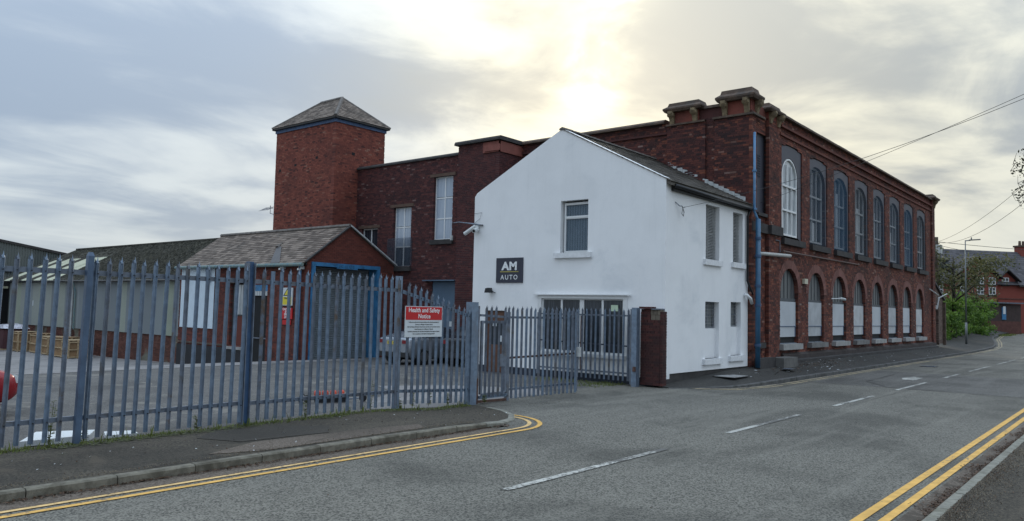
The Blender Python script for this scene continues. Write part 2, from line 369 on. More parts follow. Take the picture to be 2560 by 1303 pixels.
# ------------------------------------------------------------------ mesh helpers
OFF = {}
def tag(o, label=None, cat=None, group=None, kind=None):
    if label: o['label'] = label
    if cat: o['category'] = cat
    if group: o['group'] = group
    if kind: o['kind'] = kind
    return o
def empty(name, loc, label=None, cat=None, group=None, rz=0., local=False):
    o = bpy.data.objects.new(name, None); COL.objects.link(o)
    o.location = loc; o.rotation_euler = (0, 0, rz); o.empty_display_size = .3
    OFF[o.name] = (0., 0., 0.) if local else tuple(loc)
    return tag(o, label, cat, group)
class MB:
    def __init__(s): s.v = []; s.f = []; s.c = []; s.smooth = False
    def add(s, vs, fs, tint=None):
        b = len(s.v); s.v += [tuple(p) for p in vs]; s.f += [tuple(i + b for i in f) for f in fs]
        s.c += [0.5 if tint is None else tint] * len(fs); return s
    def box(s, x0, x1, y0, y1, z0, z1, tint=None, skip=()):
        v = [(x0, y0, z0), (x1, y0, z0), (x1, y1, z0), (x0, y1, z0), (x0, y0, z1), (x1, y0, z1), (x1, y1, z1), (x0, y1, z1)]
        F = {'b': (0, 3, 2, 1), 't': (4, 5, 6, 7), 'y0': (0, 1, 5, 4), 'x1': (1, 2, 6, 5), 'y1': (2, 3, 7, 6), 'x0': (3, 0, 4, 7)}
        return s.add(v, [F[k] for k in F if k not in skip], tint)
    def bar(s, a, b, w, h=None, up=(0, 0, 1), tint=None):
        a = Vector(a); b = Vector(b); h = h or w
        d = (b - a).normalized(); up = Vector(up)
        if abs(d.dot(up)) > .98: up = Vector((1, 0, 0))
        r = d.cross(up).normalized(); u = r.cross(d)
        vs = []
        for p in (a, b):
            for i, j in ((-1, -1), (1, -1), (1, 1), (-1, 1)): vs.append(p + r * (i * w / 2) + u * (j * h / 2))
        return s.add(vs, [(0, 3, 2, 1), (4, 5, 6, 7), (0, 1, 5, 4), (1, 2, 6, 5), (2, 3, 7, 6), (3, 0, 4, 7)], tint)
    def tube(s, pts, r, n=8, caps=True, tint=None):
        pts = [Vector(p) for p in pts]; k = len(pts)
        rs = r if isinstance(r, (list, tuple)) else [r] * k
        vs = []; ref = Vector((0, 0, 1))
        for i, p in enumerate(pts):
            d = (pts[min(i + 1, k - 1)] - pts[max(i - 1, 0)]).normalized()
            q = ref if abs(d.dot(ref)) < .95 else Vector((1, 0, 0))
            a = d.cross(q).normalized(); b = a.cross(d)
            for j in range(n):
                t = 2 * math.pi * j / n
                vs.append(p + a * (math.cos(t) * rs[i]) + b * (math.sin(t) * rs[i]))
        fs = [(i * n + j, i * n + (j + 1) % n, (i + 1) * n + (j + 1) % n, (i + 1) * n + j) for i in range(k - 1) for j in range(n)]
        if caps: fs += [tuple(range(n))[::-1], tuple((k - 1) * n + j for j in range(n))]
        return s.add(vs, fs, tint)
    def prism(s, poly, fn0, fn1, tint=None):
        """poly of 2-d points, fn0/fn1 map (a,b) to 3-d at each end"""
        n = len(poly)
        vs = [fn0(*p) for p in poly] + [fn1(*p) for p in poly]
        fs = [tuple(range(n)), tuple(range(2 * n - 1, n - 1, -1))] + [(i, n + i, n + (i + 1) % n, (i + 1) % n) for i in range(n)]
        return s.add(vs, fs, tint)
    def px(s, poly, x0, x1, tint=None): return s.prism(poly, lambda a, b: (x0, a, b), lambda a, b: (x1, a, b), tint)
    def py(s, poly, y0, y1, tint=None): return s.prism(poly, lambda a, b: (a, y0, b), lambda a, b: (a, y1, b), tint)
    def pz(s, poly, z0, z1, tint=None): return s.prism(poly, lambda a, b: (a, b, z0), lambda a, b: (a, b, z1), tint)
    def build(s, name, mat, parent=None, label=None, cat=None, group=None, kind=None, smooth=False, tints=True, recalc=True):
        v = np.array(s.v, dtype=float).reshape(-1, 3)
        if parent is not None: off = OFF.get(parent.name, (0, 0, 0))
        else:
            lo = v.min(0); hi = v.max(0); off = (float((lo[0] + hi[0]) / 2), float((lo[1] + hi[1]) / 2), float(lo[2]))
        me = bpy.data.meshes.new(name)
        me.from_pydata((v - np.array(off)).tolist(), [], s.f)
        if tints and len(set(s.c)) > 0:
            at = me.attributes.new('tint', 'FLOAT', 'FACE')
            at.data.foreach_set('value', np.array(s.c, dtype=np.float32))
        me.materials.append(mat)
        if recalc:
            import bmesh
            bm = bmesh.new(); bm.from_mesh(me); bmesh.ops.recalc_face_normals(bm, faces=bm.faces); bm.to_mesh(me); bm.free()
        if smooth: me.polygons.foreach_set('use_smooth', [True] * len(me.polygons))
        me.update()
        o = bpy.data.objects.new(name, me); COL.objects.link(o)
        if parent is not None: o.parent = parent; OFF[o.name] = off
        else: o.location = off; OFF[o.name] = off
        return tag(o, label, cat, group, kind)
def inst(src, parent, loc, rot=None, name=None):
    o = bpy.data.objects.new(name or src.name.split('.')[0], src.data if hasattr(src, 'data') else src)
    COL.objects.link(o); o.parent = parent
    off = OFF.get(parent.name, (0, 0, 0))
    o.location = (loc[0] - off[0], loc[1] - off[1], loc[2] - off[2])
    if rot: o.rotation_euler = rot
    return o
def mesh_only(mb, name, mat):
    me = bpy.data.meshes.new(name); me.from_pydata(mb.v, [], mb.f)
    at = me.attributes.new('tint', 'FLOAT', 'FACE'); at.data.foreach_set('value', np.array(mb.c, dtype=np.float32))
    me.materials.append(mat); me.update(); return me
def kids(o): return [c for c in bpy.data.objects if c.parent is o]
def copy_tree(o, parent=None):
    c = o.copy(); COL.objects.link(c); c.parent = parent; OFF[c.name] = OFF.get(o.name, (0, 0, 0))
    for ch in kids(o): copy_tree(ch, c)
    return c
def text(body, size, mat, parent, origin, right, up, name='lettering', align='CENTER', bold=0., spacing=1., xs=1., depth=.002, label=None):
    cu = bpy.data.curves.new(name, 'FONT'); cu.body = body; cu.size = size; cu.align_x = align; cu.align_y = 'CENTER'
    cu.extrude = depth; cu.offset = bold; cu.space_character = spacing; cu.resolution_u = 3
    tmp = bpy.data.objects.new('tmp', cu); COL.objects.link(tmp)
    dg = bpy.context.evaluated_depsgraph_get(); dg.update()
    me = bpy.data.meshes.new_from_object(tmp.evaluated_get(dg))
    bpy.data.objects.remove(tmp); bpy.data.curves.remove(cu)
    r = Vector(right); u = Vector(up); n = r.cross(u); o3 = Vector(origin) - Vector(OFF.get(parent.name, (0, 0, 0)))
    for v in me.vertices: v.co = o3 + r * (v.co.x * xs) + u * v.co.y + n * v.co.z
    me.materials.clear(); me.materials.append(mat)
    o = bpy.data.objects.new(name, me); COL.objects.link(o); o.parent = parent
    if label: o['label'] = label
    return o

# ------------------------------------------------------------------ masonry
def iv_sub(ivs, a, b):
    out = []
    for p, q in ivs:
        if b <= p or a >= q: out.append((p, q)); continue
        if a > p: out.append((p, a))
        if b < q: out.append((b, q))
    return out
def hole_at(h, z):
    """rect (u0,u1,z0,z1) or arch (u0,u1,z0,zs,zt)"""
    if z < h[2]: return None
    if len(h) == 4: return (h[0], h[1]) if z < h[3] else None
    if z < h[3]: return (h[0], h[1])
    if z >= h[4]: return None
    t = (z - h[3]) / (h[4] - h[3]); c = (h[0] + h[1]) / 2; a = (h[1] - h[0]) / 2; k = math.sqrt(max(0, 1 - t)) if len(h) > 5 else math.sqrt(max(0, 1 - t * t))
    return (c - a * k, c + a * k)
class Masonry:
    def __init__(s, parent, mat, mortar, n_obj=300, nom=.215):
        s.p = parent; s.mat = mat; s.mo = MB(); s.it = []; s.mm = mortar; s.n = n_obj; s.nom = nom
    def wall(s, axis, c, u0, u1, z0, z1, holes=(), lim=None, thick=.22, head=4, course=.075, tlo=0., thi=1.):
        L, g = s.nom, .010
        nz = max(1, int(round((z1 - z0) / course))); ch = (z1 - z0) / nz
        for k in range(nz):
            za = z0 + k * ch; zb = za + ch; zm = (za + zb) / 2
            a, b = (u0, u1) if lim is None else lim(zm, u0, u1)
            if b - a < .03: continue
            ivs = [(a, b)]
            for h in holes:
                r = hole_at(h, zm)
                if r: ivs = iv_sub(ivs, *r)
            hd = head and k % head == head - 1
            w = (L / 2 - g / 2) if hd else L
            st = u0 + (0 if k % 2 == 0 else -w / 2) - g
            for p, q in ivs:
                if q - p < .02: continue
                if axis == 'x': s.mo.box(p + .007, q - .007, c + .011, c + thick - .02, za, zb, skip=('y1',))
                else: s.mo.box(c + .011, c + thick - .02, p + .007, q - .007, za, zb, skip=('x1',))
                i = math.floor((p - st) / (w + g)); x = st + i * (w + g)
                while x < q:
                    e0 = max(x + g / 2, p); e1 = min(x + w + g / 2, q)
                    if e1 - e0 > .02:
                        t = R()
                        s.it.append((axis, c + U(-.004, .003), e0, e1, za + g / 2, zb - g / 2, tlo + (thi - tlo) * t, thick, (e1 - e0) > w * .99 and not hd))
                    x += w + g
    def finish(s, part='brick'):
        rest = MB()
        full = [i for i, t in enumerate(s.it) if t[8]]
        def dist(i):
            t = s.it[i]; u = (t[2] + t[3]) / 2; z_ = (t[4] + t[5]) / 2
            x, y = (u, t[1]) if t[0] == 'x' else (t[1], u)
            return x * x + y * y + (z_ - EYE) ** 2
        full.sort(key=dist); chosen = set(full[:s.n])
        cache = {}
        for i, t in enumerate(s.it):
            axis, c, a, b, z0, z1, ti, th, fl = t
            if i in chosen:
                key = (axis, round(z1 - z0, 3), int(ti * 9.99), round(th, 2))
                if key not in cache:
                    mb = MB(); L = s.nom; H = z1 - z0; tt = (int(ti * 9.99) + .5) / 10
                    if axis == 'x': mb.box(0, L, 0, th, 0, H, tt, skip=('y1',))
                    else: mb.box(0, th, 0, L, 0, H, tt, skip=('x1',))
                    cache[key] = mesh_only(mb, part, s.mat)
                o = bpy.data.objects.new(part, cache[key]); COL.objects.link(o); o.parent = s.p
                off = OFF[s.p.name]; l = (a, c, z0) if axis == 'x' else (c, a, z0)
                o.location = (l[0] - off[0], l[1] - off[1], l[2] - off[2])
            else:
                if axis == 'x': rest.box(a, b, c, c + th, z0, z1, ti, skip=('y1',))
                else: rest.box(c, c + th, a, b, z0, z1, ti, skip=('x1',))
        if rest.v: rest.build(part + 'work', s.mat, s.p, kind='stuff', recalc=False)
        if s.mo.v: s.mo.build('mortar', s.mm, s.p, recalc=False)
def cells(mb, axis, c0, c1, u0, u1, z0, z1, holes=()):
    """solid wall slab with rectangular holes, made of butt-jointed blocks"""
    zs = sorted({z0, z1, *[z for h in holes for z in h[2:4] if z0 < z < z1]})
    for za, zb in zip(zs[:-1], zs[1:]):
        zm = (za + zb) / 2; ivs = [(u0, u1)]
        for h in holes:
            if h[2] <= zm < h[3]: ivs = iv_sub(ivs, h[0], h[1])
        for p, q in ivs:
            if axis == 'x': mb.box(p, q, c0, c1, za, zb)
            else: mb.box(c0, c1, p, q, za, zb)
def slates(parent, mat, O, u, v, n, ulen, vlen, w=.28, e=.19, clip=None, n_obj=300, part='slate', th=.02, tr=(0, 1)):
    O = Vector(O); u = Vector(u).normalized(); v = Vector(v).normalized(); n = Vector(n).normalized()
    items = []
    rows = int(vlen / e) + 1
    for k in range(rows):
        b0 = k * e; b1 = min(b0 + e * 1.25, vlen + .05)
        x = -(w / 2 if k % 2 else 0)
        while x < ulen:
            a0 = max(x, 0) + .003; a1 = min(x + w, ulen) - .003
            if clip:
                r = clip(b0 + e * .5)
                a0 = max(a0, r[0]); a1 = min(a1, r[1])
            if a1 - a0 > .03: items.append((a0, a1, b0 + U(-.006, .006), b1, tr[0] + (tr[1] - tr[0]) * R()))
            x += w
    def vs(a0, a1, b0, b1, base):
        P = lambda a, b, h: base + u * a + v * b + n * h
        lo, hi = .012 + U(0, .006), .002
        return [P(a0, b0, lo), P(a1, b0, lo), P(a1, b1, hi), P(a0, b1, hi), P(a0, b0, lo + th), P(a1, b0, lo + th), P(a1, b1, hi + th * .6), P(a0, b1, hi + th * .6)]
    fs = [(4, 5, 6, 7), (0, 1, 5, 4), (1, 2, 6, 5), (3, 0, 4, 7)]
    off = Vector(OFF[parent.name]); rest = MB(); cnt = 0; cache = {}
    full = [i for i, t in enumerate(items) if t[1] - t[0] > w * .95]
    full.sort(key=lambda i: (O + u * items[i][0] + v * items[i][2]).length); chosen = set(full[:n_obj])
    for i, (a0, a1, b0, b1, t) in enumerate(items):
        if i in chosen:
            key = (int(t * 9.99), round(b1 - b0, 2))
            if key not in cache:
                mb = MB(); mb.add(vs(0, w - .006, 0, b1 - b0, Vector((0, 0, 0))), fs, (key[0] + .5) / 10); cache[key] = mesh_only(mb, part, mat)
            o = bpy.data.objects.new(part, cache[key]); COL.objects.link(o); o.parent = parent
            o.location = O + u * a0 + v * b0 - off
        else: rest.add(vs(a0, a1, b0, b1, O), fs, t)
    if rest.v: rest.build(part + 's', mat, parent, kind='stuff', recalc=False)

# ------------------------------------------------------------------ ground
def ss(a, b, x):
    t = min(1, max(0, (x - a) / (b - a))); return t * t * (3 - 2 * t)
def rise(x): return .0 if x < 56 else .75 * ss(56, 100, x) + .004 * max(0, x - 100)
def dip(x, y):
    if y < 17: v = 0
    elif y < 26.7: v = -.18 * (y - 17) / 9.7
    elif y < 37: v = -.18 - .80 * (y - 26.7) / 10.3
    else: v = -.98 - .12 * ss(37, 45, y)
    return v * (1 - ss(27, 50, x))
def gz(x, y): return rise(x) + dip(x, y)
def frange(a, b, s):
    n = max(1, int(round((b - a) / s))); return [a + (b - a) * i / n for i in range(n + 1)]
def grid(name, mat, xs, ys, zf, kind='structure', parent=None):
    mb = MB(); nx, ny = len(xs), len(ys)
    vs = [(x, y, zf(x, y)) for y in ys for x in xs]
    mb.add(vs, [(j * nx + i, j * nx + i + 1, (j + 1) * nx + i + 1, (j + 1) * nx + i) for j in range(ny - 1) for i in range(nx - 1)])
    return mb.build(name, mat, parent, kind=kind, recalc=False)
GX = [-600, -200, -80, -30] + frange(-20, 130, 2.5) + [160, 220, 320, 500, 900]
GY = [-600, -200, -60, -20, -10, 0, 5, 8, 11] + frange(11.45, 62, 2.5) + [80, 120, 200, 320, 600, 900]
grid('ground', M_ground, GX, GY, lambda x, y: gz(x, y) - .06)
# road with the drive mouth up to the gates
grid('road', M_road, frange(-14, 118, 2.), [1.80, 3, 5, 7, 8.85], lambda x, y: rise(x))
def xr(y):  # left and right edge of the drive mouth
    l = 10.75 + 1.75 * ss(8.9, 11.3, y); r = 23.2 - 3.7 * ss(8.85, 9.9, y)
    return l, r
mb = MB()
ys = frange(8.85, 11.35, .25)
for a, b in zip(ys[:-1], ys[1:]):
    la, ra = xr(a); lb, rb = xr(b)
    mb.add([(la - .05, a, .0), (ra + .3, a, .0), (rb + .3, b, .0), (lb - .05, b, .0)], [(0, 1, 2, 3)])
mb.add([(11.9, 11.35, 0), (19.5, 11.35, 0), (19.5, 11.9, 0), (11.9, 11.9, 0)], [(0, 1, 2, 3)])
mb.build('driveway', M_road, kind='structure', recalc=False)
grid('side_road', M_road, frange(66, 118, 2), frange(8.85, 11, .7), lambda x, y: rise(x) - .002)
grid('yard', M_yard, frange(-8, 12.4, 2.4) + [14, 16, 19.4, 22, 25.4], frange(11.45, 62, .75), lambda x, y: gz(x, y) - .003)
grid('concrete_apron', M_conc, frange(1.5, 21.5, 2.5), frange(25.45, 61.7, .75), lambda x, y: gz(x, y) + .006)
mb = MB(); poly = [(11.6, 11.5), (15.6, 11.6), (16.4, 12.6), (15.2, 14.6), (13.6, 15.6), (12.9, 14.2), (11.2, 13.2), (10.4, 12.1)]
mb.pz(poly, .0, .006); mb.build('dusty_concrete_strip', M_conc, kind='structure')
# pavements
def pz_left(x): return .11 - .095 * ss(9.6, 11.6, x)
mb = MB(); xs = frange(-14, 9.5, 1.5) + frange(9.8, 12.45, .2)
def kfront(x):   # kerb line of the left pavement (Y of its road edge)
    if x <= 10.3: return 8.95
    t = min(1, (x - 10.3) / 2.15); return 8.95 + 1.95 * (1 - math.sqrt(max(0, 1 - t * t)))
for a, b in zip(xs[:-1], xs[1:]):
    mb.add([(a, kfront(a) + .12, pz_left(a)), (b, kfront(b) + .12, pz_left(b)), (b, 11.42, pz_left(b)), (a, 11.42, pz_left(a)), (a, 11.42, -.1), (b, 11.42, -.1)], [(0, 1, 2, 3), (3, 2, 5, 4)])
mb.build('pavement', M_pave, kind='structure')
mb = MB(); mb.pz([(6.2, 9.95), (7.6, 9.8), (8.0, 10.3), (7.5, 10.9), (6.4, 11.05), (5.9, 10.6)], .114, .117); mb.build('pavement_patch', asphalt('smooth_pavement_patch', (.032, .028, .022), (.078, .068, .054), seed=8.8, contrast=.7), kind='structure')
mb = MB(); mb.pz([(6.0, 9.15), (9.0, 9.15), (9.2, 9.5), (8.0, 9.72), (6.3, 9.8), (5.4, 9.4)], .114, .118); mb.build('pale_pavement_patch', M_gutter, kind='structure')
def kfar(x):
    if x < 19.3: return 10.6
    if x < 23.2:
        t = (x - 19.3) / 3.9; return 8.93 + 1.45 * (1 - t) ** 2.6
    if x < 64: return 8.93
    return 8.93 + 2.6 * ss(64, 88, x)
def kz(x): return .02 + .085 * ss(19.8, 23.2, x) + rise(x)
def wallz(x): return .10 + .23 * ss(19, 25, x) + .09 * ss(25, 30, x) + rise(x)
mb = MB(); xs = frange(19.3, 23.3, .25) + frange(24, 54, 2) + frange(55, 100, 2)
for a, b in zip(xs[:-1], xs[1:]):
    wa = 10.60 if a < 54 else 13; wb = 10.60 if b <= 54 else 13
    if a < 54.2 < b: wa = wb = 13
    for s0, s1 in ((0, .4), (.4, 1)):
        q = []
        for x, W, s_ in ((a, wa, s0), (b, wb, s0), (b, wb, s1), (a, wa, s1)):
            k = kfar(x) + .12; q.append((x, k + (W - k) * s_, kz(x) + (wallz(x) - kz(x)) * s_))
        mb.add(q, [(0, 1, 2, 3)])
mb.build('far_pavement', M_paveF, kind='structure', recalc=False)
grid('near_pavement', M_pave, frange(-6, 60, 3), [-9, -4, 0, 1.675], lambda x, y: .10 + rise(x))
grid('near_gutter', M_gutter, frange(-4, 60, 4), [1.80, 2.06], lambda x, y: rise(x) + .004)
grid('left_gutter', M_gutter, frange(-12, 10.4, 2), [8.62, 8.95], lambda x, y: .004)
grid('road_patch_strip', M_patch, frange(25.2, 33, 2), [2.6, 4, 6, 8.3], lambda x, y: .004)
# kerbs
def kerb(name, mat, pts, length=.915, w=.125):
    e = empty(name, pts[0], kind='structure') if False else empty(name, (pts[0][0], pts[0][1], 0)); e['kind'] = 'structure'
    acc = 0; seg = []
    # walk the polyline in stone lengths
    P = [Vector(p) for p in pts]; i = 0; cur = P[0].copy()
    while i < len(P) - 1:
        need = length; q = cur.copy(); ii = i
        while ii < len(P) - 1 and (P[ii + 1] - q).length < need:
            need -= (P[ii + 1] - q).length; q = P[ii + 1].copy(); ii += 1
        if ii >= len(P) - 1: nxt = P[-1].copy(); i = len(P)
        else: nxt = q + (P[ii + 1] - q).normalized() * need; i = ii
        d = (nxt - cur)
        if d.length < .1: break
        dn = d.normalized(); side = Vector((-dn.y, dn.x, 0)).normalized()
        a = cur + dn * .006; b = nxt - dn * .006; j = U(-.006, .006); h = U(-.004, .004)
        vs = []
        for p in (a, b):
            for o_, z_ in ((0, -.15), (0, p.z - .02), (.022, p.z), (w, p.z), (w, -.15)):
                vs.append((p.x + side.x * (o_ + j), p.y + side.y * (o_ + j), (z_ + h) if z_ > -.1 else p.z - .2))
        m2 = MB(); m2.add(vs, [(i2, (i2 + 1) % 5, 5 + (i2 + 1) % 5, 5 + i2) for i2 in range(5)] + [(4, 3, 2, 1, 0), (5, 6, 7, 8, 9)], R())
        m2.build('kerb_stone', mat, e)
        cur = nxt
    return e
kerb('left_kerb', M_kerb, [(-6, 8.95, .11), (8.9, 8.95, .11), (9.8, 8.95, pz_left(9.8)), (10.3, 8.95, pz_left(10.3))])
kerb('dropped_corner_kerb', M_kerbl, [(x, kfront(x), pz_left(x) + .006) for x in [10.3, 10.6, 11, 11.4, 11.7, 12, 12.2, 12.35, 12.44]], length=.6)
fp = [(x, kfar(x), kz(x)) for x in frange(19.4, 23.3, .3) + [30, 40, 50, 56, 60, 64] + frange(66, 88, 2)]
kerb('far_kerb', M_kerbf, fp)
kerb('near_kerb', M_kerbl, [(44, 1.80, .10), (3, 1.80, .10)])
# road markings
def line_strip(name, mat, pts, w, z=.009):
    mb = MB(); L = []
    P = [Vector((*p, 0)) for p in pts]
    for i, p in enumerate(P):
        d = (P[min(i + 1, len(P) - 1)] - P[max(i - 1, 0)]).normalized(); s_ = Vector((-d.y, d.x, 0)) * (w / 2)
        L += [(*(p - s_).xy, z + rise(p.x)), (*(p + s_).xy, z + rise(p.x))]
    mb.add(L, [(2 * i, 2 * i + 2, 2 * i + 3, 2 * i + 1) for i in range(len(P) - 1)])
    return mb.build(name, mat, kind='structure', recalc=False)
def curvep(off):
    c = [(x, 8.55 - off) for x in frange(-10, 10.6, 1.)]
    c += [(10.6 + (1.15 + off) * math.sin(t), 9.70 - (1.15 + off) * math.cos(t)) for t in frange(.15, 1.9, .15)]
    return c
line_strip('outer_yellow_line', M_yel, curvep(.19), .085)
line_strip('inner_yellow_line', M_yel2, curvep(.0), .075)
line_strip('near_outer_yellow_line', M_yel, [(x, 2.36) for x in frange(-4, 70, 4)], .10)
line_strip('near_inner_yellow_line', M_yel, [(x, 2.15) for x in frange(-4, 70, 4)], .095)
fy = [(19.9, 10.6), (20.0, 9.75), (20.6, 9.05)] + [(x, kfar(x) - .22) for x in [21.5, 22.4, 23.3, 26, 30, 36, 44, 52, 60, 64, 68, 74, 80, 88]]
M_yel3 = worn_paint('pale_faded_yellow_paint', (.55, .44, .27), (.13, .12, .10), .46, .58)
line_strip('far_outer_yellow_line', M_yel3, [(x - .0, y - .19) for x, y in fy], .075)
line_strip('far_inner_yellow_line', M_yel3, [(x + .05, y) for x, y in fy], .07)
cd = empty('centre_line', (6.9, 5.75, 0)); cd['kind'] = 'structure'
for a, b in ((1.1, 4.6), (6.95, 10.75), (13.0, 16.55), (18.85, 22.1), (24.5, 28.3), (31, 34), (36, 41), (43.2, 49.5), (52, 56), (58, 62)):
    m2 = MB(); m2.add([(a, 5.69, .009 + rise(a)), (b, 5.69, .009 + rise(b)), (b, 5.80, .009 + rise(b)), (a, 5.80, .009 + rise(a))], [(0, 1, 2, 3)])
    m2.build('dash', M_whtl, cd, recalc=False)
mb = MB(); mb.pz([(28.6, 6.2), (30.3, 6.25), (30.6, 6.6), (29.6, 6.75), (28.9, 6.6)], .008, .012); mb.build('white_paint_mark', M_whtl, kind='structure')
def crack(name, pts, w, mat):
    mb = MB(); L = []
    P = [Vector((*p, 0)) for p in pts]; Q = []
    for a, b in zip(P[:-1], P[1:]):
        n = max(2, int((b - a).length / .25))
        for i in range(n): Q.append(a.lerp(b, i / n) + Vector((U(-.02, .02), U(-.02, .02), 0)))
    for i, p in enumerate(Q):
        d = (Q[min(i + 1, len(Q) - 1)] - Q[max(i - 1, 0)]).normalized(); ww = w * U(.4, 1.3); s_ = Vector((-d.y, d.x, 0)) * ww / 2
        L += [(p.x - s_.x, p.y - s_.y, .0135), (p.x + s_.x, p.y + s_.y, .0135)]
    mb.add(L, [(2 * i, 2 * i + 2, 2 * i + 3, 2 * i + 1) for i in range(len(Q) - 1)])
    mb.build(name, mat, kind='structure', recalc=False)
M_tar = simple('bitumen_seal', (.030, .029, .028), .5)
crack('centre_seam', [(19, 5.5), (24, 5.52), (29, 5.48), (44, 5.5)], .012, M_tar)
crack('road_crack', [(27.5, 8.4), (28.6, 7.4), (29.0, 6.9)], .03, M_tar)
crack('road_crack', [(24.9, 2.5), (25.1, 4.5), (25.3, 6.2), (27, 7.2), (31.5, 7.4)], .03, M_tar)
crack('road_crack', [(33.4, 2.4), (33.2, 4.5), (33.0, 8.5)], .03, M_tar)
crack('road_crack', [(36, 7.9), (39, 7.6), (41, 7.9)], .04, M_tar)
crack('road_crack', [(13.1, 9.9), (15.5, 9.2), (18.5, 8.6), (21.0, 8.5)], .018, M_tar)
crack('road_crack', [(12.6, 10.9), (14, 10.6), (16.5, 10.9)], .018, M_tar)
def cover(x, y, zz, sx, sy, label, mat=M_galvd, rz=0.):
    e = empty('manhole_cover', (x, y, zz), label, 'manhole cover', rz=rz, local=True)
    m2 = MB(); m2.box(-sx / 2, sx / 2, -sy / 2, sy / 2, 0, .012); m2.build('cover_frame', M_dstone, e)
    m2 = MB(); m2.box(-sx / 2 + .04, sx / 2 - .04, -sy / 2 + .04, sy / 2 - .04, .012, .018)
    for i in range(4): m2.box(-sx / 2 + .08 + i * (sx - .16) / 4, -sx / 2 + .1 + i * (sx - .16) / 4, -sy / 2 + .06, sy / 2 - .06, .018, .022)
    m2.build('cover_plate', mat, e)
cover(22.6, 9.9, kz(22.6) + .62 * (wallz(22.6) - kz(22.6)) + .004, 1.1, .7, 'pale concrete inspection cover in the far pavement beside the white building', M_lstone)
cover(38, 7.6, .006, .6, .6, 'small dark drain cover in the road near the far yellow lines')
cover(26.6, 9.6, .26, .6, .35, 'small grey cover in the far pavement by the stone step of the brick factory')

# ------------------------------------------------------------------ white building
wb = empty('white_building', (22.5, 14.1, 0), 'two storey white rendered gabled building with slate roof in front of the brick factory', 'building')
X0 = 19.56; YA = 10.52; YB = 17.77; ZE = 5.86; ZR = 7.72; YR = 14.15
gh = [(13.14, 14.16, 3.84, 5.46), (11.83, 14.87, .80, 2.54), (16.33, 17.18, .0, 2.02)]
mb = MB()
mb2 = MB(); cells(mb2, 'y', X0, X0 + .3, YA, YB, .22, ZE, [h if h[2] > 0 else (h[0], h[1], .2, h[3]) for h in gh])
mb2.px([(YA, ZE), (YB, ZE), (YB - .1, ZE + .12), (YR, ZR + .03), (YA + .05, ZE + .04)], X0, X0 + .3)
mb2.build('gable_wall', M_render, wb)
sh = [(22.1, 23.07, 3.73, 5.43), (24.1, 24.88, 3.76, 5.41), (22.1, 23.07, .70, 2.44), (23.95, 24.75, .74, 2.47)]
mb2 = MB(); cells(mb2, 'x', YA, YA + .28, X0 + .3, 25.32, .36, ZE - .12, sh)
mb2.build('side_wall', M_render, wb)
mb2 = MB(); mb2.box(X0, X0 + .3, YA, YA + .3, .05, .22); mb2.box(X0 + .3, 25.3, YA + .03, YA + .28, .0, .36); mb2.build('side_base', M_dstone, wb)
mb2 = MB(); cells(mb2, 'y', X0 + .02, X0 + .3, YA + .3, YB, -.3, .22, [(16.33, 17.18, .0, .22)]); mb2.build('plinth', M_plinth, wb)
mb2 = MB(); mb2.box(X0 + .3, 25.3, YB - .3, YB, -.2, ZE - .1); mb2.build('back_wall', M_render, wb)
for (a, b, c, dd, s0, s1) in ((22.1, 23.07, .70, 1.62, 21.93, 23.22), (23.95, 24.75, .74, 1.67, 23.8, 24.95)):
    m2 = MB(); m2.box(a - .02, b + .02, YA + .13, YA + .25, c, dd); m2.build('blocked_recess', M_render, wb)
    m2 = MB(); m2.box(s0, s1, YA - .09, YA + .13, c - .17, c); m2.build('window_sill', M_whitesill, wb)
for (a, b, c) in ((21.95, 23.2, 3.73), (23.98, 25.0, 3.76)):
    m2 = MB(); m2.box(a, b, YA - .08, YA + .14, c - .17, c); m2.build('window_sill', M_whitesill, wb)
def side_window(a, b, c, dd, dense):
    f = MB(); y = YA + .17
    for q in ((a, a + .05, c, dd), (b - .05, b, c, dd), (a + .05, b - .05, c, c + .05), (a + .05, b - .05, dd - .05, dd), ((a + b) / 2 - .02, (a + b) / 2 + .02, c + .05, dd - .05)):
        f.box(q[0], q[1], y, y + .05, q[2], q[3])
    f.box(a + .05, b - .05, y + .005, y + .045, (c + dd) / 2 - .02, (c + dd) / 2 + .02)
    fo = f.build('window', M_frame if dense else M_galvd, wb)
    g = MB(); g.box(a + .04, b - .04, y + .055, y + .07, c + .04, dd - .04); g.build('pane', M_glass if dense else M_glassp, fo)
    s_ = MB(); k = c + .03
    while k < dd - .02: s_.box(a + .02, b - .02, y - .045, y - .035, k, k + (.022 if dense else .01)); k += .048 if dense else .11
    k = a + .03
    while k < b - .02: s_.box(k, k + .008, y - .034, y - .026, c + .02, dd - .02); k += .11
    s_.build('window_grille', simple('grille_grey', (.34, .35, .35), .6) if 'grille_grey' not in MATS else MATS['grille_grey'], fo)
side_window(22.1, 23.07, 3.73, 5.43, True); side_window(24.1, 24.88, 3.76, 5.41, True)
side_window(22.1, 23.07, 1.62, 2.44, False); side_window(23.95, 24.75, 1.67, 2.47, False)
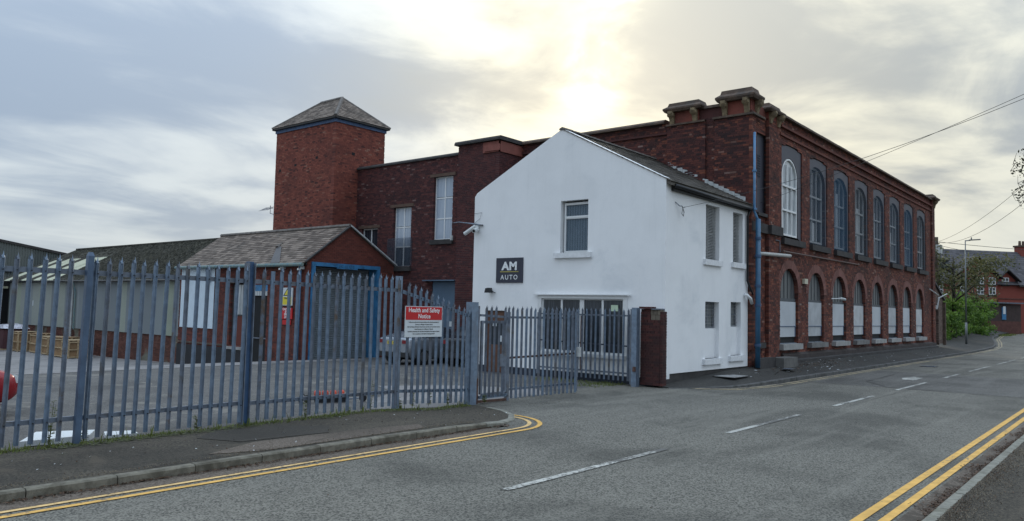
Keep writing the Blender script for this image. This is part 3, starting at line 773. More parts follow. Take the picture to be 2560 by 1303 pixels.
# gable upper window
xw = X0 + .12
f = MB()
for q in ((13.14, 13.20, 3.84, 5.40), (14.04, 14.10, 3.84, 5.40), (13.20, 14.04, 3.84, 3.91), (13.20, 14.04, 5.33, 5.40), (13.20, 14.04, 4.90, 4.97)):
    f.box(xw, xw + .06, q[0], q[1], q[2], q[3])
f.box(xw - .012, xw, 13.2, 14.04, 4.93, 4.985)
fo = f.build('upper_window', M_whiteobj, wb)
for a, b in ((3.91, 4.90), (4.97, 5.33)):
    g = MB(); g.box(xw + .03, xw + .04, 13.20, 14.04, a, b); g.build('pane', glassy('blue_window_glass', (.10, .16, .22), .05, .42) if 'blue_window_glass' not in MATS else MATS['blue_window_glass'], fo)
g = MB()
for i in range(9): g.box(xw + .10, xw + .105, 13.20 + i * .094 + .008, 13.20 + i * .094 + .076, 3.9, 5.33)
g.build('vertical_blind', simple('blind_cloth', (.42, .47, .50), .8), fo)
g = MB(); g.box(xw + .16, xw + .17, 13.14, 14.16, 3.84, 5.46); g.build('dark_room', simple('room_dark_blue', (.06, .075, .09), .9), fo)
m2 = MB(); m2.box(X0 - .09, X0 + .12, 12.98, 14.36, 3.68, 3.84); m2.build('window_sill', M_whitesill, wb)
# big shop window
f = MB(); xw = X0 + .04
f.box(X0 - .03, X0 + .1, 11.72, 14.98, 2.44, 2.54); f.box(X0 - .10, X0 - .03, 11.60, 15.10, 2.54, 2.565)
f.box(X0 - .02, X0 + .1, 11.72, 11.86, .80, 2.44); f.box(X0 - .02, X0 + .1, 14.84, 14.98, .80, 2.44)
ed = [11.86, 12.60, 13.34, 14.09, 14.84]
for i, y in enumerate(ed):
    wd = (.05, .035, .08, .035, .05)[i]; f.box(xw, xw + .06, y - wd if i else y, y + wd if i < 4 else y, .86, 2.40)
f.box(xw, xw + .06, 11.86, 14.84, .80, .86); f.box(xw, xw + .06, 11.86, 14.84, 2.40, 2.44)
fo = f.build('shop_window', M_whiteobj, wb)
for i in range(4):
    g = MB(); g.box(xw + .03, xw + .04, ed[i] + .03, ed[i + 1] - .03, .86, 2.40); g.build('pane', M_glass, fo)
m2 = MB(); m2.box(X0 - .12, X0 - .02, 11.74, 14.95, .70, .80); m2.build('window_sill', M_whiteobj, wb)
g = MB(); g.box(X0 + .028, X0 + .034, 12.06, 12.30, 2.08, 2.26); g.build('window_notice', simple('pale_green_notice', (.55, .68, .5), .6), fo)
# door
dr = MB(); dr.box(X0 + .10, X0 + .15, 16.35, 17.16, .0, .9); dr.box(X0 + .10, X0 + .15, 16.35, 16.47, .9, 1.8); dr.box(X0 + .10, X0 + .15, 17.03, 17.16, .9, 1.8); dr.box(X0 + .10, X0 + .15, 16.47, 17.03, 1.68, 1.8)
do = dr.build('door', M_wood, wb)
g = MB(); g.box(X0 + .12, X0 + .13, 16.47, 17.03, .9, 1.68); g.build('pane', M_glass, do)
for y in (16.6, 16.85): 
    g = MB(); g.box(X0 + .11, X0 + .118, y - .08, y + .08, 1.0 + (y - 16.6) * 2, 1.2 + (y - 16.6) * 2); g.build('door_notice', M_signw, do)
g = MB(); g.box(X0 + .08, X0 + .12, 16.33, 17.18, 1.8, 2.0); g.build('door_lintel', M_wood, wb)
g = MB(); g.tube([(X0 + .06, 16.45, 1.0), (X0 + .06, 16.45, 1.15)], .012, 6); g.build('handle', M_galv, do)
# roof
uu = (1, 0, 0); vv = (0, YR - YA + .17, ZR - ZE + .02); nn = Vector((0, -(ZR - ZE), YR - YA)).normalized()
m2 = MB()
for sgn, ye in ((1, YA - .14), (-1, YB + .05)):
    ze = ZE - .1
    m2.add([(X0 + .02, ye, ze), (25.4, ye, ze), (25.4, YR, ZR), (X0 + .02, YR, ZR), (X0 + .02, ye, ze - .1), (25.4, ye, ze - .1), (25.4, YR, ZR - .1), (X0 + .02, YR, ZR - .1)],
           [(0, 1, 2, 3), (7, 6, 5, 4), (0, 4, 5, 1), (3, 7, 4, 0), (1, 5, 6, 2)])
m2.build('roof_deck', M_slated, wb)
slates(wb, M_slated, (X0 - .03, YA - .17, ZE - .11), (1, 0, 0), (0, YR - YA + .17, ZR - ZE + .1), nn, 25.38 - X0, 4.22, w=.30, e=.20)
g = 0
for i in range(13):
    m2 = MB(); x = X0 - .03 + i * .45; m2.prism([(-.12, .0), (-.10, .05), (0, .085), (.10, .05), (.12, .0)], lambda a, b: (x, YR + a, ZR + b - .01), lambda a, b: (x + .44, YR + a, ZR + b)); m2.build('ridge_tile', M_ridge, wb)
m2 = MB(); m2.box(X0 + .3, 25.3, YA - .10, YA - .002, ZE - .32, ZE - .16); m2.build('fascia', M_bfascia, wb)
m2 = MB(); m2.tube([(X0 + .25, YA - .17, ZE - .20), (25.35, YA - .17, ZE - .24)], .06, 8); m2.build('gutter', M_black, wb, smooth=True)
m2 = MB(); m2.tube([(25.12, YA - .17, ZE - .25), (25.12, YA - .07, ZE - .5), (25.12, YA - .07, 3.2), (25.24, YA - .10, 3.0), (25.42, YA - .13, 2.75)], .04, 8); m2.build('drainpipe', M_black, wb, smooth=True)
m2 = MB(); m2.tube([(25.02, YA + .02, 2.72), (24.98, YA - .12, 2.72), (25.15, YA - .17, 2.6), (25.33, YA - .14, 2.45)], .055, 8); m2.build('waste_pipe', M_whiteobj, wb, smooth=True)
for i in range(15):
    t = i / 14; y = 13.45 - t * 2.75; zr = ZE - .1 + (y - YA + .14) / (YR - YA + .14) * (ZR - ZE + .1)
    if i in (6,): continue
    m2 = MB(); m2.px([(y - .09, zr), (y + .10, zr + .03), (y + .10, zr + .19), (y - .09, zr + .14)], 25.30, 25.37); m2.build('flashing_piece', M_lead, wb)

# signs and fittings on the white gable
sg = MB(); sg.box(X0 - .035, X0 - .003, 15.60, 16.72, 2.93, 3.74)
sg = sg.build('wall_sign', M_signk, None, 'square dark sign reading AM AUTO on the white gable wall', 'sign')
RT = (0, -1, 0); UPV = (0, 0, 1)
text('AM', .36, M_txtw, sg, (X0 - .037, 16.15, 3.46), RT, UPV, bold=.016, xs=1.18, spacing=1.08)
text('AUTO', .215, M_txtw, sg, (X0 - .037, 16.16, 3.10), RT, UPV, spacing=1.35, xs=1.0, bold=.002)
m2 = MB(); m2.box(X0 - .040, X0 - .036, 15.77, 16.54, 3.275, 3.30); m2.build('yellow_rule', simple('mustard_rule', (.50, .42, .10), .5), sg)
fl = empty('floodlight', (X0 - .15, 16.92, 2.62), 'small black floodlight below the dark sign on the white gable', 'floodlight')
m2 = MB(); m2.px([(16.82, 2.60), (17.02, 2.60), (16.98, 2.74), (16.86, 2.76)], X0 - .26, X0 - .06); m2.build('lamp_head', M_black, fl)
m2 = MB(); m2.tube([(X0 - .1, 16.8, 2.64), (X0 - .0, 16.76, 2.60)], .012, 5); m2.build('arm', M_black, fl)
m2 = MB(); m2.box(X0 - .25, X0 - .08, 16.83, 17.01, 2.592, 2.599); m2.build('lens', M_lampw, fl)
sc_ = empty('security_camera', (X0 - .2, 17.6, 4.6), 'pair of white security cameras on the left corner of the white gable', 'security camera')
m2 = MB(); m2.tube([(X0 - .05, 17.66, 4.86), (X0 - .12, 18.10, 4.60)], .065, 10); m2.tube([(X0 - .12, 18.10, 4.60), (X0 - .121, 18.105, 4.597)], .058, 10); m2.build('camera_body', M_whbr, sc_)
m2 = MB(); m2.tube([(X0 - .02, 17.60, 4.74), (X0 - .30, 17.52, 4.66)], .075, 10); b1 = m2.build('camera_body', M_whbr, sc_)
m2 = MB(); m2.tube([(X0 - .302, 17.519, 4.66), (X0 - .312, 17.516, 4.657)], .05, 10); m2.build('lens', M_black, b1)
m2 = MB(); m2.box(X0 - .08, X0 - .003, 17.52, 17.72, 4.74, 4.90); m2.build('mount', M_whbr, sc_)
cb = empty('cable_bracket', (X0 - .1, 17.7, 4.9), 'dark steel cable arm above the security cameras on the white gable corner', 'bracket')
m2 = MB(); m2.tube([(X0 - .05, 17.35, 4.86), (X0 - .08, 17.75, 4.93), (X0 - .1, 18.4, 5.02), (X0 - .05, 18.7, 5.02)], [.035, .03, .02, .015], 6); m2.build('arm', M_galvd, cb)
m2 = MB(); m2.tube([(X0 - .03, 17.75, 4.95), (X0 - .03, 17.5, 5.1), (X0 - .03, 17.42, 5.3), (X0 - .03, 17.75, 5.28)], .006, 4); m2.build('loose_wire', M_wire, cb)
hk = empty('wall_hook', (20.25, YA - .05, 5.1), 'black looped cable end and hook on the white side wall below the eaves', 'hook')
m2 = MB(); m2.tube([(20.1, YA, 5.25), (20.22, YA - .08, 5.14), (20.30, YA - .12, 5.14)], .015, 5); m2.build('hook', M_galvd, hk)
m2 = MB(); m2.tube([(20.30, YA - .12, 5.14), (20.42, YA - .12, 4.98), (20.38, YA - .12, 4.86), (20.28, YA - .12, 4.92), (20.35, YA - .12, 5.1), (20.5, YA - .12, 5.14)], .012, 5); m2.build('cable_loop', M_wire, hk)
m2 = MB(); m2.box(19.36, 19.42, 16.12, 16.22, -.02, 1.18); m2.build('bollard', M_plinth, None, 'dark blue square post beside the brown door of the white building', 'bollard')

# pier of brick beside the gate
bp = empty('brick_pier', (19.42, 10.7, .05), 'short dark red brick wall between the right gate post and the white building', 'brick wall')
ms = Masonry(bp, M_bre, M_mort_m, 300)
ms.wall('y', 19.30, 10.53, 11.13, .05, 1.86, thick=.24, tlo=.05, thi=.6)
ms.wall('y', 19.30, 10.83, 11.13, 1.86, 2.16, thick=.24, tlo=.05, thi=.6)
ms.wall('x', 10.45, 19.31, 19.55, .05, 2.1, thick=.09, tlo=.05, thi=.6)
ms.finish()
mk = Masonry(bp, M_brk, M_mort_m, 20, nom=.14); mk.wall('y', 19.31, 10.53, 10.82, 1.86, 2.14, thick=.2, course=.14, head=0); mk.finish('concrete_block')
m2 = MB(); m2.box(19.24, 19.56, 10.80, 11.16, 2.165, 2.225, .4); m2.build('coping', M_bre, bp)
m2 = MB(); m2.box(19.27, 19.56, 10.52, 10.795, 2.145, 2.18); m2.build('coping', M_galvd, bp)

# ------------------------------------------------------------------ brick factory
fa = empty('brick_factory', (40, 11, .4), 'long two storey red brick factory with arched windows running along the street', 'building')
XE = 25.4; XF = 54.1; YF = 10.5; ZT = 9.40
ms = Masonry(fa, M_brf, M_mort_d, 170)
UW = [(28.35 + 3.07 * i, 28.35 + 3.07 * i + (2.16 if i < 7 else 2.2)) for i in range(8)]
AW = [(28.22 + 3.02 * i, 28.22 + 3.02 * i + 1.86) for i in range(8)]
holes = [(a, b, 4.92, 8.40, 8.50, 1) for a, b in UW] + [(a, b, .99, 2.95, 3.83) for a, b in AW]
holes += [(26.0, 26.95, 5.62, 8.42), (25.72, 26.32, 1.1, 2.9, 3.48)]
ms.wall('x', YF, XE, XF, .30, ZT, holes=holes)
ms.wall('x', YF - .13, 26.8, 27.8, .30, 9.05, thick=.12)
ms.wall('x', YF - .10, XE - .08, 25.68, .9, 9.05, thick=.10, head=0)
ms.wall('x', YF - .10, XF - .7, XF, .30, 9.0, thick=.10)
ms2 = Masonry(fa, M_bre, M_mort_d, 80)
ms2.wall('y', XE, YF + .222, 20.48, 4.6, 9.0)
ms2.wall('y', XE - .10, 12.1, 13.6, 6.4, 8.95, thick=.10)
ms2.wall('y', XE - .08, YF, 11.75, 5.4, 8.95, thick=.08)
ms3 = Masonry(fa, M_brs, M_mort_l, 50)
ms3.wall('y', 23.95, 20.702, 22.78, 0., 8.98, head=4, tlo=.1, thi=.85)
ms3.wall('x', 20.48, 23.95, 25.39, 0., 8.98, tlo=.1, thi=.85)
ms.finish(); ms2.finish(); ms3.finish()
def box(name, mat, par, *b, label=None, kind=None):
    q = MB(); q.box(*b); return q.build(name, mat, par, kind=kind, label=label)
box('core_wall', M_dark, fa, XE + .25, XF - .25, YF + .35, YF + .45, .2, 9.2)
box('roof', M_leadd, fa, XE + .2, XF - .2, YF + .2, 26, 8.7, 8.85)
box('end_wall', M_brf, fa, XF - .02, XF + .2, YF + .23, 26, .2, 9.2)
# parapet bands and copings
box('cornice_band', M_brf, fa, 28.1, XF, YF - .06, YF, 8.72, 8.80)
box('cornice_band', M_brf, fa, 28.1, XF, YF - .11, YF, 9.02, 9.10)
for i in range(22):
    a = 28.2 + i * (XF - .9 - 28.2) / 22; b = a + (XF - .9 - 28.2) / 22 - .012
    z_ = U(-.006, .006); q = MB(); q.px([(YF - .16, 9.40 + z_), (YF - .16, 9.47 + z_), (YF - .05, 9.56 + z_), (YF + .35, 9.56 + z_), (YF + .35, 9.40 + z_)], a, b); q.build('coping_stone', M_stone, fa)
q = MB(); q.py([(XE - .16, 9.0), (XE - .16, 9.07), (XE - .03, 9.16), (XE + .3, 9.16), (XE + .3, 9.0)], 13.7, 20.44); q.build('coping', M_stone, fa)
q = MB(); q.py([(XE - .07, 8.60), (XE - .07, 8.68), (XE, 8.68), (XE, 8.60)], 13.62, 20.47); q.build('cornice_band', M_bre, fa)
q = MB(); q.py([(23.80, 8.98), (23.80, 9.06), (23.86, 9.14), (XE + .2, 9.14), (XE + .2, 8.98)], 20.36, 22.9); q.build('coping', M_dstone, fa)
q = MB(); q.py([(23.90, 8.50), (23.90, 8.94), (23.95, 8.94), (23.95, 8.50)], 20.43, 21.35); q.build('terracotta_band', M_terra, fa)
q = MB(); q.px([(20.43, 8.50), (20.43, 8.94), (20.48, 8.94), (20.48, 8.50)], 23.90, 25.39); q.build('terracotta_band', M_terra, fa)
q = MB(); q.py([(23.86, 8.55), (23.86, 8.80), (23.90, 8.80), (23.90, 8.55)], 20.40, 21.25); q.build('terracotta_band', M_terra, fa)
# moulded caps with brackets
def cap(x0, x1, y0, y1, zb, zt, ov, name='cap_stone'):
    q = MB(); A = []
    for o_, z_ in ((ov * .75, zb), (ov, zb + (zt - zb) * .22), (ov, zb + (zt - zb) * .38), (ov * .35, zb + (zt - zb) * .66), (ov * .18, zt)):
        A.append([(x0 - o_, y0 - o_, z_), (x1 + o_, y0 - o_, z_), (x1 + o_, y1 + o_, z_), (x0 - o_, y1 + o_, z_)])
    vs = [p for r_ in A for p in r_]; fs = [(3, 2, 1, 0), (16, 17, 18, 19)]
    for k in range(4):
        for j in range(4): fs.append((k * 4 + j, k * 4 + (j + 1) % 4, (k + 1) * 4 + (j + 1) % 4, (k + 1) * 4 + j))
    q.add(vs, fs); q.build(name, M_stone, fa)
def bracket(x, y, dx, dy, zb, zt, wd=.17, out=.26):
    """scrolled console; (dx,dy) points outwards"""
    pr = [(0, zb), (.07, zb), (.09, zb + .10), (.13, zb + (zt - zb) * .45), (out * .8, zb + (zt - zb) * .62), (out, zb + (zt - zb) * .8), (out, zt), (0, zt)]
    q = MB(); sx, sy = -dy, dx
    q.prism(pr, lambda a, b: (x + dx * a - sx * wd / 2, y + dy * a - sy * wd / 2, b), lambda a, b: (x + dx * a + sx * wd / 2, y + dy * a + sy * wd / 2, b))
    for s_ in (-1, 1):
        cx = x + dx * out * .62 + sx * s_ * wd / 2; cy = y + dy * out * .62 + sy * s_ * wd / 2
        q.tube([(cx, cy, zb + (zt - zb) * .72), (cx + sx * s_ * .03, cy + sy * s_ * .03, zb + (zt - zb) * .72)], .07, 8)
    q.build('stone_bracket', M_bracket, fa)
box('corner_block', M_brt, fa, XE - .06, 25.85, YF - .06, 11.45, 8.95, 9.44)
cap(XE - .06, 25.85, YF - .06, 11.45, 9.44, 9.84, .21)
box('pier_block', M_brt, fa, XE - .08, XE + .4, 12.38, 13.48, 8.95, 9.36)
cap(XE - .08, XE + .4, 12.38, 13.48, 9.36, 9.70, .21)
box('pier_block', M_brt, fa, 26.8, 27.75, YF - .11, YF + .4, 9.0, 9.28)
cap(26.8, 27.75, YF - .1, YF + .4, 9.28, 9.60, .21)
for y in (12.48, 13.38): bracket(XE - .08, y, -1, 0, 8.92, 9.37)
for y in (10.56, 11.36): bracket(XE - .06, y, -1, 0, 8.96, 9.45)
bracket(25.76, YF - .06, 0, -1, 8.96, 9.45)
for x in (26.9, 27.65): bracket(x, YF - .11, 0, -1, 8.88, 9.29)
box('string_course', M_stone, fa, XE - .16, XE - .005, YF - .08, 11.8, 8.88, 8.95)
box('string_course', M_stone, fa, XE - .16, 26.3, YF - .2, YF - .08, 8.88, 8.95)
box('string_course', M_stone, fa, XE - .18, XE - .005, 12.1, 13.62, 8.86, 8.92)
box('string_course', M_dstone, fa, XE - .05, 26.78, YF - .12, YF, 4.92, 5.24)
box('string_course', M_dstone, fa, 26.78, 27.9, YF - .24, YF - .0, 4.92, 5.24)
box('parapet_wall', M_bre, fa, XE + .02, XE + .3, 11.47, 12.36, 8.95, 9.34)
q = MB(); q.py([(XE - .06, 9.34), (XE - .03, 9.44), (XE + .34, 9.44), (XE + .34, 9.34)], 11.5, 12.34); q.build('coping', M_stone, fa)
q = MB(); q.px([(YF - .02, 8.95), (YF + .3, 8.95), (YF + .3, 9.35), (YF - .02, 9.35)], 25.9, 26.78); q.build('parapet_wall', M_brf, fa)
cap(XF - .7, XF + .1, YF - .1, YF + .5, 9.45, 9.78, .26)
box('pier_block', M_brf, fa, XF - .7, XF + .1, YF - .1, YF + .5, 9.0, 9.45)
bracket(XF - .3, YF - .1, 0, -1, 8.95, 9.45); bracket(XF + .1, YF + .1, 1, 0, 8.95, 9.45)
# plinth ledge and steps
q = MB(); q.px([(YF - .12, .1), (YF - .12, .62), (YF - .02, .70), (YF + .1, .70), (YF + .1, .1)], 28.3, XF); q.build('plinth', simple('sooty_plinth', (.055, .043, .040), .9, var=.4, scale=2, bump=.4), fa)
q = MB(); q.px([(YF - .26, .1), (YF - .26, .44), (YF - .12, .47), (YF - .12, .1)], 28.3, XF); q.build('plinth_ledge', M_dstone, fa)
box('step_stone', M_dstone, fa, 25.5, 26.9, YF - .34, YF - .14, .0, .62)
box('step_stone', simple('grey_step_stone', (.15, .145, .135), .9, var=.3), fa, 26.92, 28.28, YF - .62, YF - .14, .0, .60)
box('window_sill', M_dstone, fa, 25.62, 26.55, YF - .14, YF + .2, .94, 1.12)
# upper windows
def upper_window(a, b, i):
    y = YF + .04; zb, zs, zt = 4.94, 8.38, 8.48
    c = (a + b) / 2
    pts = lambda x0, x1, z0, zs_, zt_, n=12: [(x0, z0), (x1, z0)] + [((x0 + x1) / 2 + (x1 - x0) / 2 * math.cos(t), zs_ + (zt_ - zs_) * math.sin(t)) for t in frange(0, math.pi, math.pi / n)]
    fr = MB(); x0, x1 = (a + .16, b - .42) if i == 0 else (a + .04, b - .22); z0 = 5.05 + .0; s_ = 7.25 if i == 0 else 7.55; t_ = 7.98 if i == 0 else 8.12
    yy = YF + (.15 if i else .05); c = (x0 + x1) / 2
    for x in (x0, x1 - .06): fr.box(x, x + .06, yy, yy + .06, z0, s_)
    third = (x1 - x0 - .12) / 3
    for k in (1, 2): fr.box(x0 + .06 + third * k - .02, x0 + .06 + third * k + .02, yy, yy + .05, z0, s_ + .5)
    for zz in (z0, 5.98, 6.9): fr.box(x0 + .06, x1 - .06, yy - .01, yy + .06, zz, zz + .07)
    arc = [(c + (x1 - x0) / 2 * .985 * math.cos(t), s_ + (t_ - s_) * math.sin(t)) for t in frange(0, math.pi, .22)]
    for p, q_ in zip(arc[:-1], arc[1:]): fr.bar((p[0], yy + .03, p[1]), (q_[0], yy + .03, q_[1]), .06, .06, up=(0, 1, 0))
    if i in (3, 4, 5, 6):
        for x in (x0 + .02, x0 + .62): fr.box(x, x + .06, yy - .05, yy - .012, z0 - .0, 5.9)
        for zz in (z0, 5.84): fr.box(x0 + .08, x0 + .62, yy - .05, yy - .012, zz, zz + .06)
    w_ = fr.build('upper_window', M_whiteobj, fa)
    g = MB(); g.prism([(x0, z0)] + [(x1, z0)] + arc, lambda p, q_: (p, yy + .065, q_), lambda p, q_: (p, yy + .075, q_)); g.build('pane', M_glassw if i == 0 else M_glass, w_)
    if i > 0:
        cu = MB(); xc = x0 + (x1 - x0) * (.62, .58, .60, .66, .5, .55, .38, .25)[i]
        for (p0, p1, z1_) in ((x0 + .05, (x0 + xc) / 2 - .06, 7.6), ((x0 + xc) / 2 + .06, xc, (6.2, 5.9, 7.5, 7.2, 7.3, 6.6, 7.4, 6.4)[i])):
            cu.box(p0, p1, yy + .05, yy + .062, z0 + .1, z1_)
        cu.build('painted_reflection', M_skyrefl, w_)  # pale strips added as painted sky reflections behind the cover sheet
    # surround sheet with arched hole
    pl = MB(); ins = [(x0 - .05, z0), (x0 - .05, s_)] + [(c - ((x1 - x0) / 2 + .05) * math.cos(t), s_ + (t_ - s_ + .05) * math.sin(t)) for t in frange(.2, math.pi - .2, .25)] + [(x1 + .05, s_), (x1 + .05, z0)]
    out_ = [(a + .01, z0 - .1), (a + .01, zs)] + [(a + .01 + (b - a - .02) * (k + .5) / 12, zs + (zt - zs) * (1 - (2 * (k + .5) / 12 - 1) ** 2)) for k in range(len(ins) - 4)] + [(b - .01, zs), (b - .01, z0 - .1)]
    for k in range(len(ins) - 1):
        P4 = [out_[k], out_[k + 1], ins[k + 1], ins[k]]
        pl.prism(P4, lambda p, q_: (p, y, q_), lambda p, q_: (p, y + .012, q_))
    pl.build('sheet_surround', M_sheetp, w_)
    if i > 0:
        sh_ = MB(); po = [(x0 - .05, z0 - .1), (x1 + .05, z0 - .1), (x1 + .05, s_)] + [(c + ((x1 - x0) / 2 + .05) * math.cos(t), s_ + (t_ - s_ + .05) * math.sin(t)) for t in frange(.2, math.pi - .2, .25)] + [(x0 - .05, s_)]
        sh_.prism(po, lambda p, q_: (p, y + .002, q_), lambda p, q_: (p, y + .008, q_)); sh_.build('cover_sheet', (M_sheet, M_sheet, M_sheetb, M_sheetc)[i % 4], w_)
    q_ = MB(); q_.box(a - .06, b + .06, YF - .14, YF + .03, 4.70, 4.93); q_.build('window_sill', M_dstone, fa)
for i, (a, b) in enumerate(UW): upper_window(a, b, i)
nw = MB(); nw.box(26.0, 26.95, YF + .1, YF + .12, 5.62, 8.42); nw = nw.build('narrow_window', M_sheetp, fa)
g = MB()
for k in range(9): g.box(26.05, 26.5, YF + .07, YF + .10, 6.9 + k * .09, 6.95 + k * .09)
g.build('louvre', M_sheet, nw)
box('window_sill', M_dstone, fa, 25.95, 26.98, YF - .1, YF + .1, 5.5, 5.61)
# ground floor arched windows
def arch_window(a, b, i):
    y = YF + .11; c = (a + b) / 2; zs, zt = 2.95, 3.83
    arc = [(c + (b - a) / 2 * math.cos(t), zs + (zt - zs) * math.sin(t)) for t in frange(0, math.pi, math.pi / 14)]
    g = MB(); g.prism([(a, 2.62), (b, 2.62)] + arc, lambda p, q_: (p, y + .03, q_), lambda p, q_: (p, y + .045, q_)); w_ = g.build('arched_window', M_glassm, fa)
    bars = MB()
    for k in range(1, 5):
        x = a + (b - a) * k / 5; hh = zs + (zt - zs) * math.sqrt(max(0, 1 - ((x - c) / ((b - a) / 2)) ** 2)); bars.box(x - .009, x + .009, y + .01, y + .025, 2.66, hh - .02)
    bars.box(a, b, y - .01, y + .03, 2.60, 2.72); bars.build('window_bar', simple('dull_bar', (.075, .085, .095), .6) if 'dull_bar' not in MATS else MATS['dull_bar'], w_)
    m2 = MB(); m2.box(a + .03, b - .05, y - .03, y - .005, 1.28, 2.62 + U(-.03, .03)); m2.build('board', (M_board, M_board2, M_board, M_board3)[i % 4], w_)
    m2 = MB(); m2.box(a, b, y + .03, y + .045, .99, 2.62); m2.build('dark_pane', M_dark, w_)
    m2 = MB(); m2.box(a + .03, b - .05, y - .055, y - .035, 1.66, 1.685); m2.box(b - .14, b - .115, y - .05, y - .034, 1.28, 1.66); m2.build('rail', M_bluepost, w_)
    m2 = MB(); m2.box(a, b, y - .06, y + .02, .99, 1.06); m2.build('inner_sill', M_galvd, w_)
    m2 = MB(); m2.box(a - .13, b + .06, YF - .18, YF + .1, .84 if i else .82, 1.03); m2.build('window_sill', M_lstone if i not in (1, 3) else simple('grey_sill_stone%d' % i, (.21, .205, .20), .85, var=.35), fa)
    # arch ring of rubbed bricks
    rg = MB(); n = 26
    for k in range(n):
        t0 = math.pi * k / n + .006; t1 = math.pi * (k + 1) / n - .006
        P4 = [(c + (b - a) / 2 * s_ * math.cos(t), zs + ((zt - zs) + (s_ - 1) * (b - a) / 2) * math.sin(t)) for t, s_ in ((t0, 1.), (t1, 1.), (t1, 1.34), (t0, 1.34))]
        rg.prism(P4, lambda p, q_: (p, YF - .018, q_), lambda p, q_: (p, YF + .1, q_), R())
    rg.build('arch_ring', M_pink, fa, kind='stuff')
for i, (a, b) in enumerate(AW): arch_window(a, b, i)
g = MB(); y = YF + .17; g.prism([(25.72, 1.1), (26.32, 1.1)] + [(26.02 + .3 * math.cos(t), 2.9 + .58 * math.sin(t)) for t in frange(0, math.pi, .3)], lambda p, q_: (p, y, q_), lambda p, q_: (p, y + .02, q_)); nw = g.build('narrow_arched_window', M_glassm, fa)
box('board', simple('blue_board', (.10, .17, .27), .6), nw, 25.74, 26.3, y - .03, y - .01, 1.12, 2.3)
# pipes
q = MB(); q.tube([(25.32, YF - .2, 8.25), (25.32, YF - .2, 5.55), (25.38, YF - .24, 5.4), (25.45, YF - .28, 5.25)], .045, 10); bpip = q.build('blue_downpipe', M_bluepipe, fa, smooth=True)
q = MB(); q.tube([(25.45, YF - .28, 5.3), (25.45, YF - .28, .32)], .085, 12); q.build('blue_downpipe', simple('deep_blue_pipe_paint', (.045, .14, .25), .4, var=.25, scale=2), fa, smooth=True)
for z_, r_ in ((6.9, .075), (5.6, .09)):
    q = MB(); q.tube([(25.32, YF - .2, z_), (25.32, YF - .2, z_ + .06)], r_, 10); q.build('pipe_collar', M_bluepipe, bpip)
for z_ in (4.6, 4.0, 3.0, 2.35, 1.02):
    q = MB(); q.tube([(25.45, YF - .28, z_), (25.45, YF - .28, z_ + .09)], .108, 10); q.build('pipe_collar', M_bluepost, bpip)
q = MB(); q.tube([(25.55, YF - .28, 4.14), (26.2, YF - .27, 4.17), (28.55, YF - .24, 4.26)], .065, 10); q.build('white_cross_pipe', simple('aged_white_pipe', (.50, .50, .48), .5, var=.25, scale=5), fa, smooth=True)
q = MB(); q.tube([(28.1, YF - .15, 4.42), (28.4, YF - .10, 4.42), (38.0, YF - .04, 4.50)], .028, 6); q.build('conduit', simple('brown_conduit', (.15, .10, .085), .7), fa)
q = MB(); q.tube([(27.35, YF - .16, 4.75), (27.75, YF - .16, 4.75), (27.78, YF - .16, 4.35)], .018, 6); q.build('conduit', M_galvd, fa)
q = MB(); q.tube([(52.6, YF - .06, 3.9), (54.0, YF - .3, 3.55)], .03, 6); q.build('conduit', M_lead, fa)
# fittings
q = MB(); q.box(30.55, 30.9, YF - .10, YF - .002, 3.32, 3.52); q.build('junction_box', simple('cream_box', (.58, .55, .42), .6), None, 'cream junction box on the factory wall between the first two arches', 'junction box')
ca = empty('security_camera', (34.7, YF - .3, 2.85), 'white security camera standing out in front of the third arched window', 'security camera')
m2 = MB(); m2.tube([(34.5, YF - .22, 2.86), (34.95, YF - .30, 2.82)], .06, 10); m2.build('camera_body', M_lead, ca)
m2 = MB(); m2.tube([(34.1, YF + .0, 2.83), (34.5, YF - .28, 2.85)], .025, 6); m2.build('arm', M_whbr, ca)

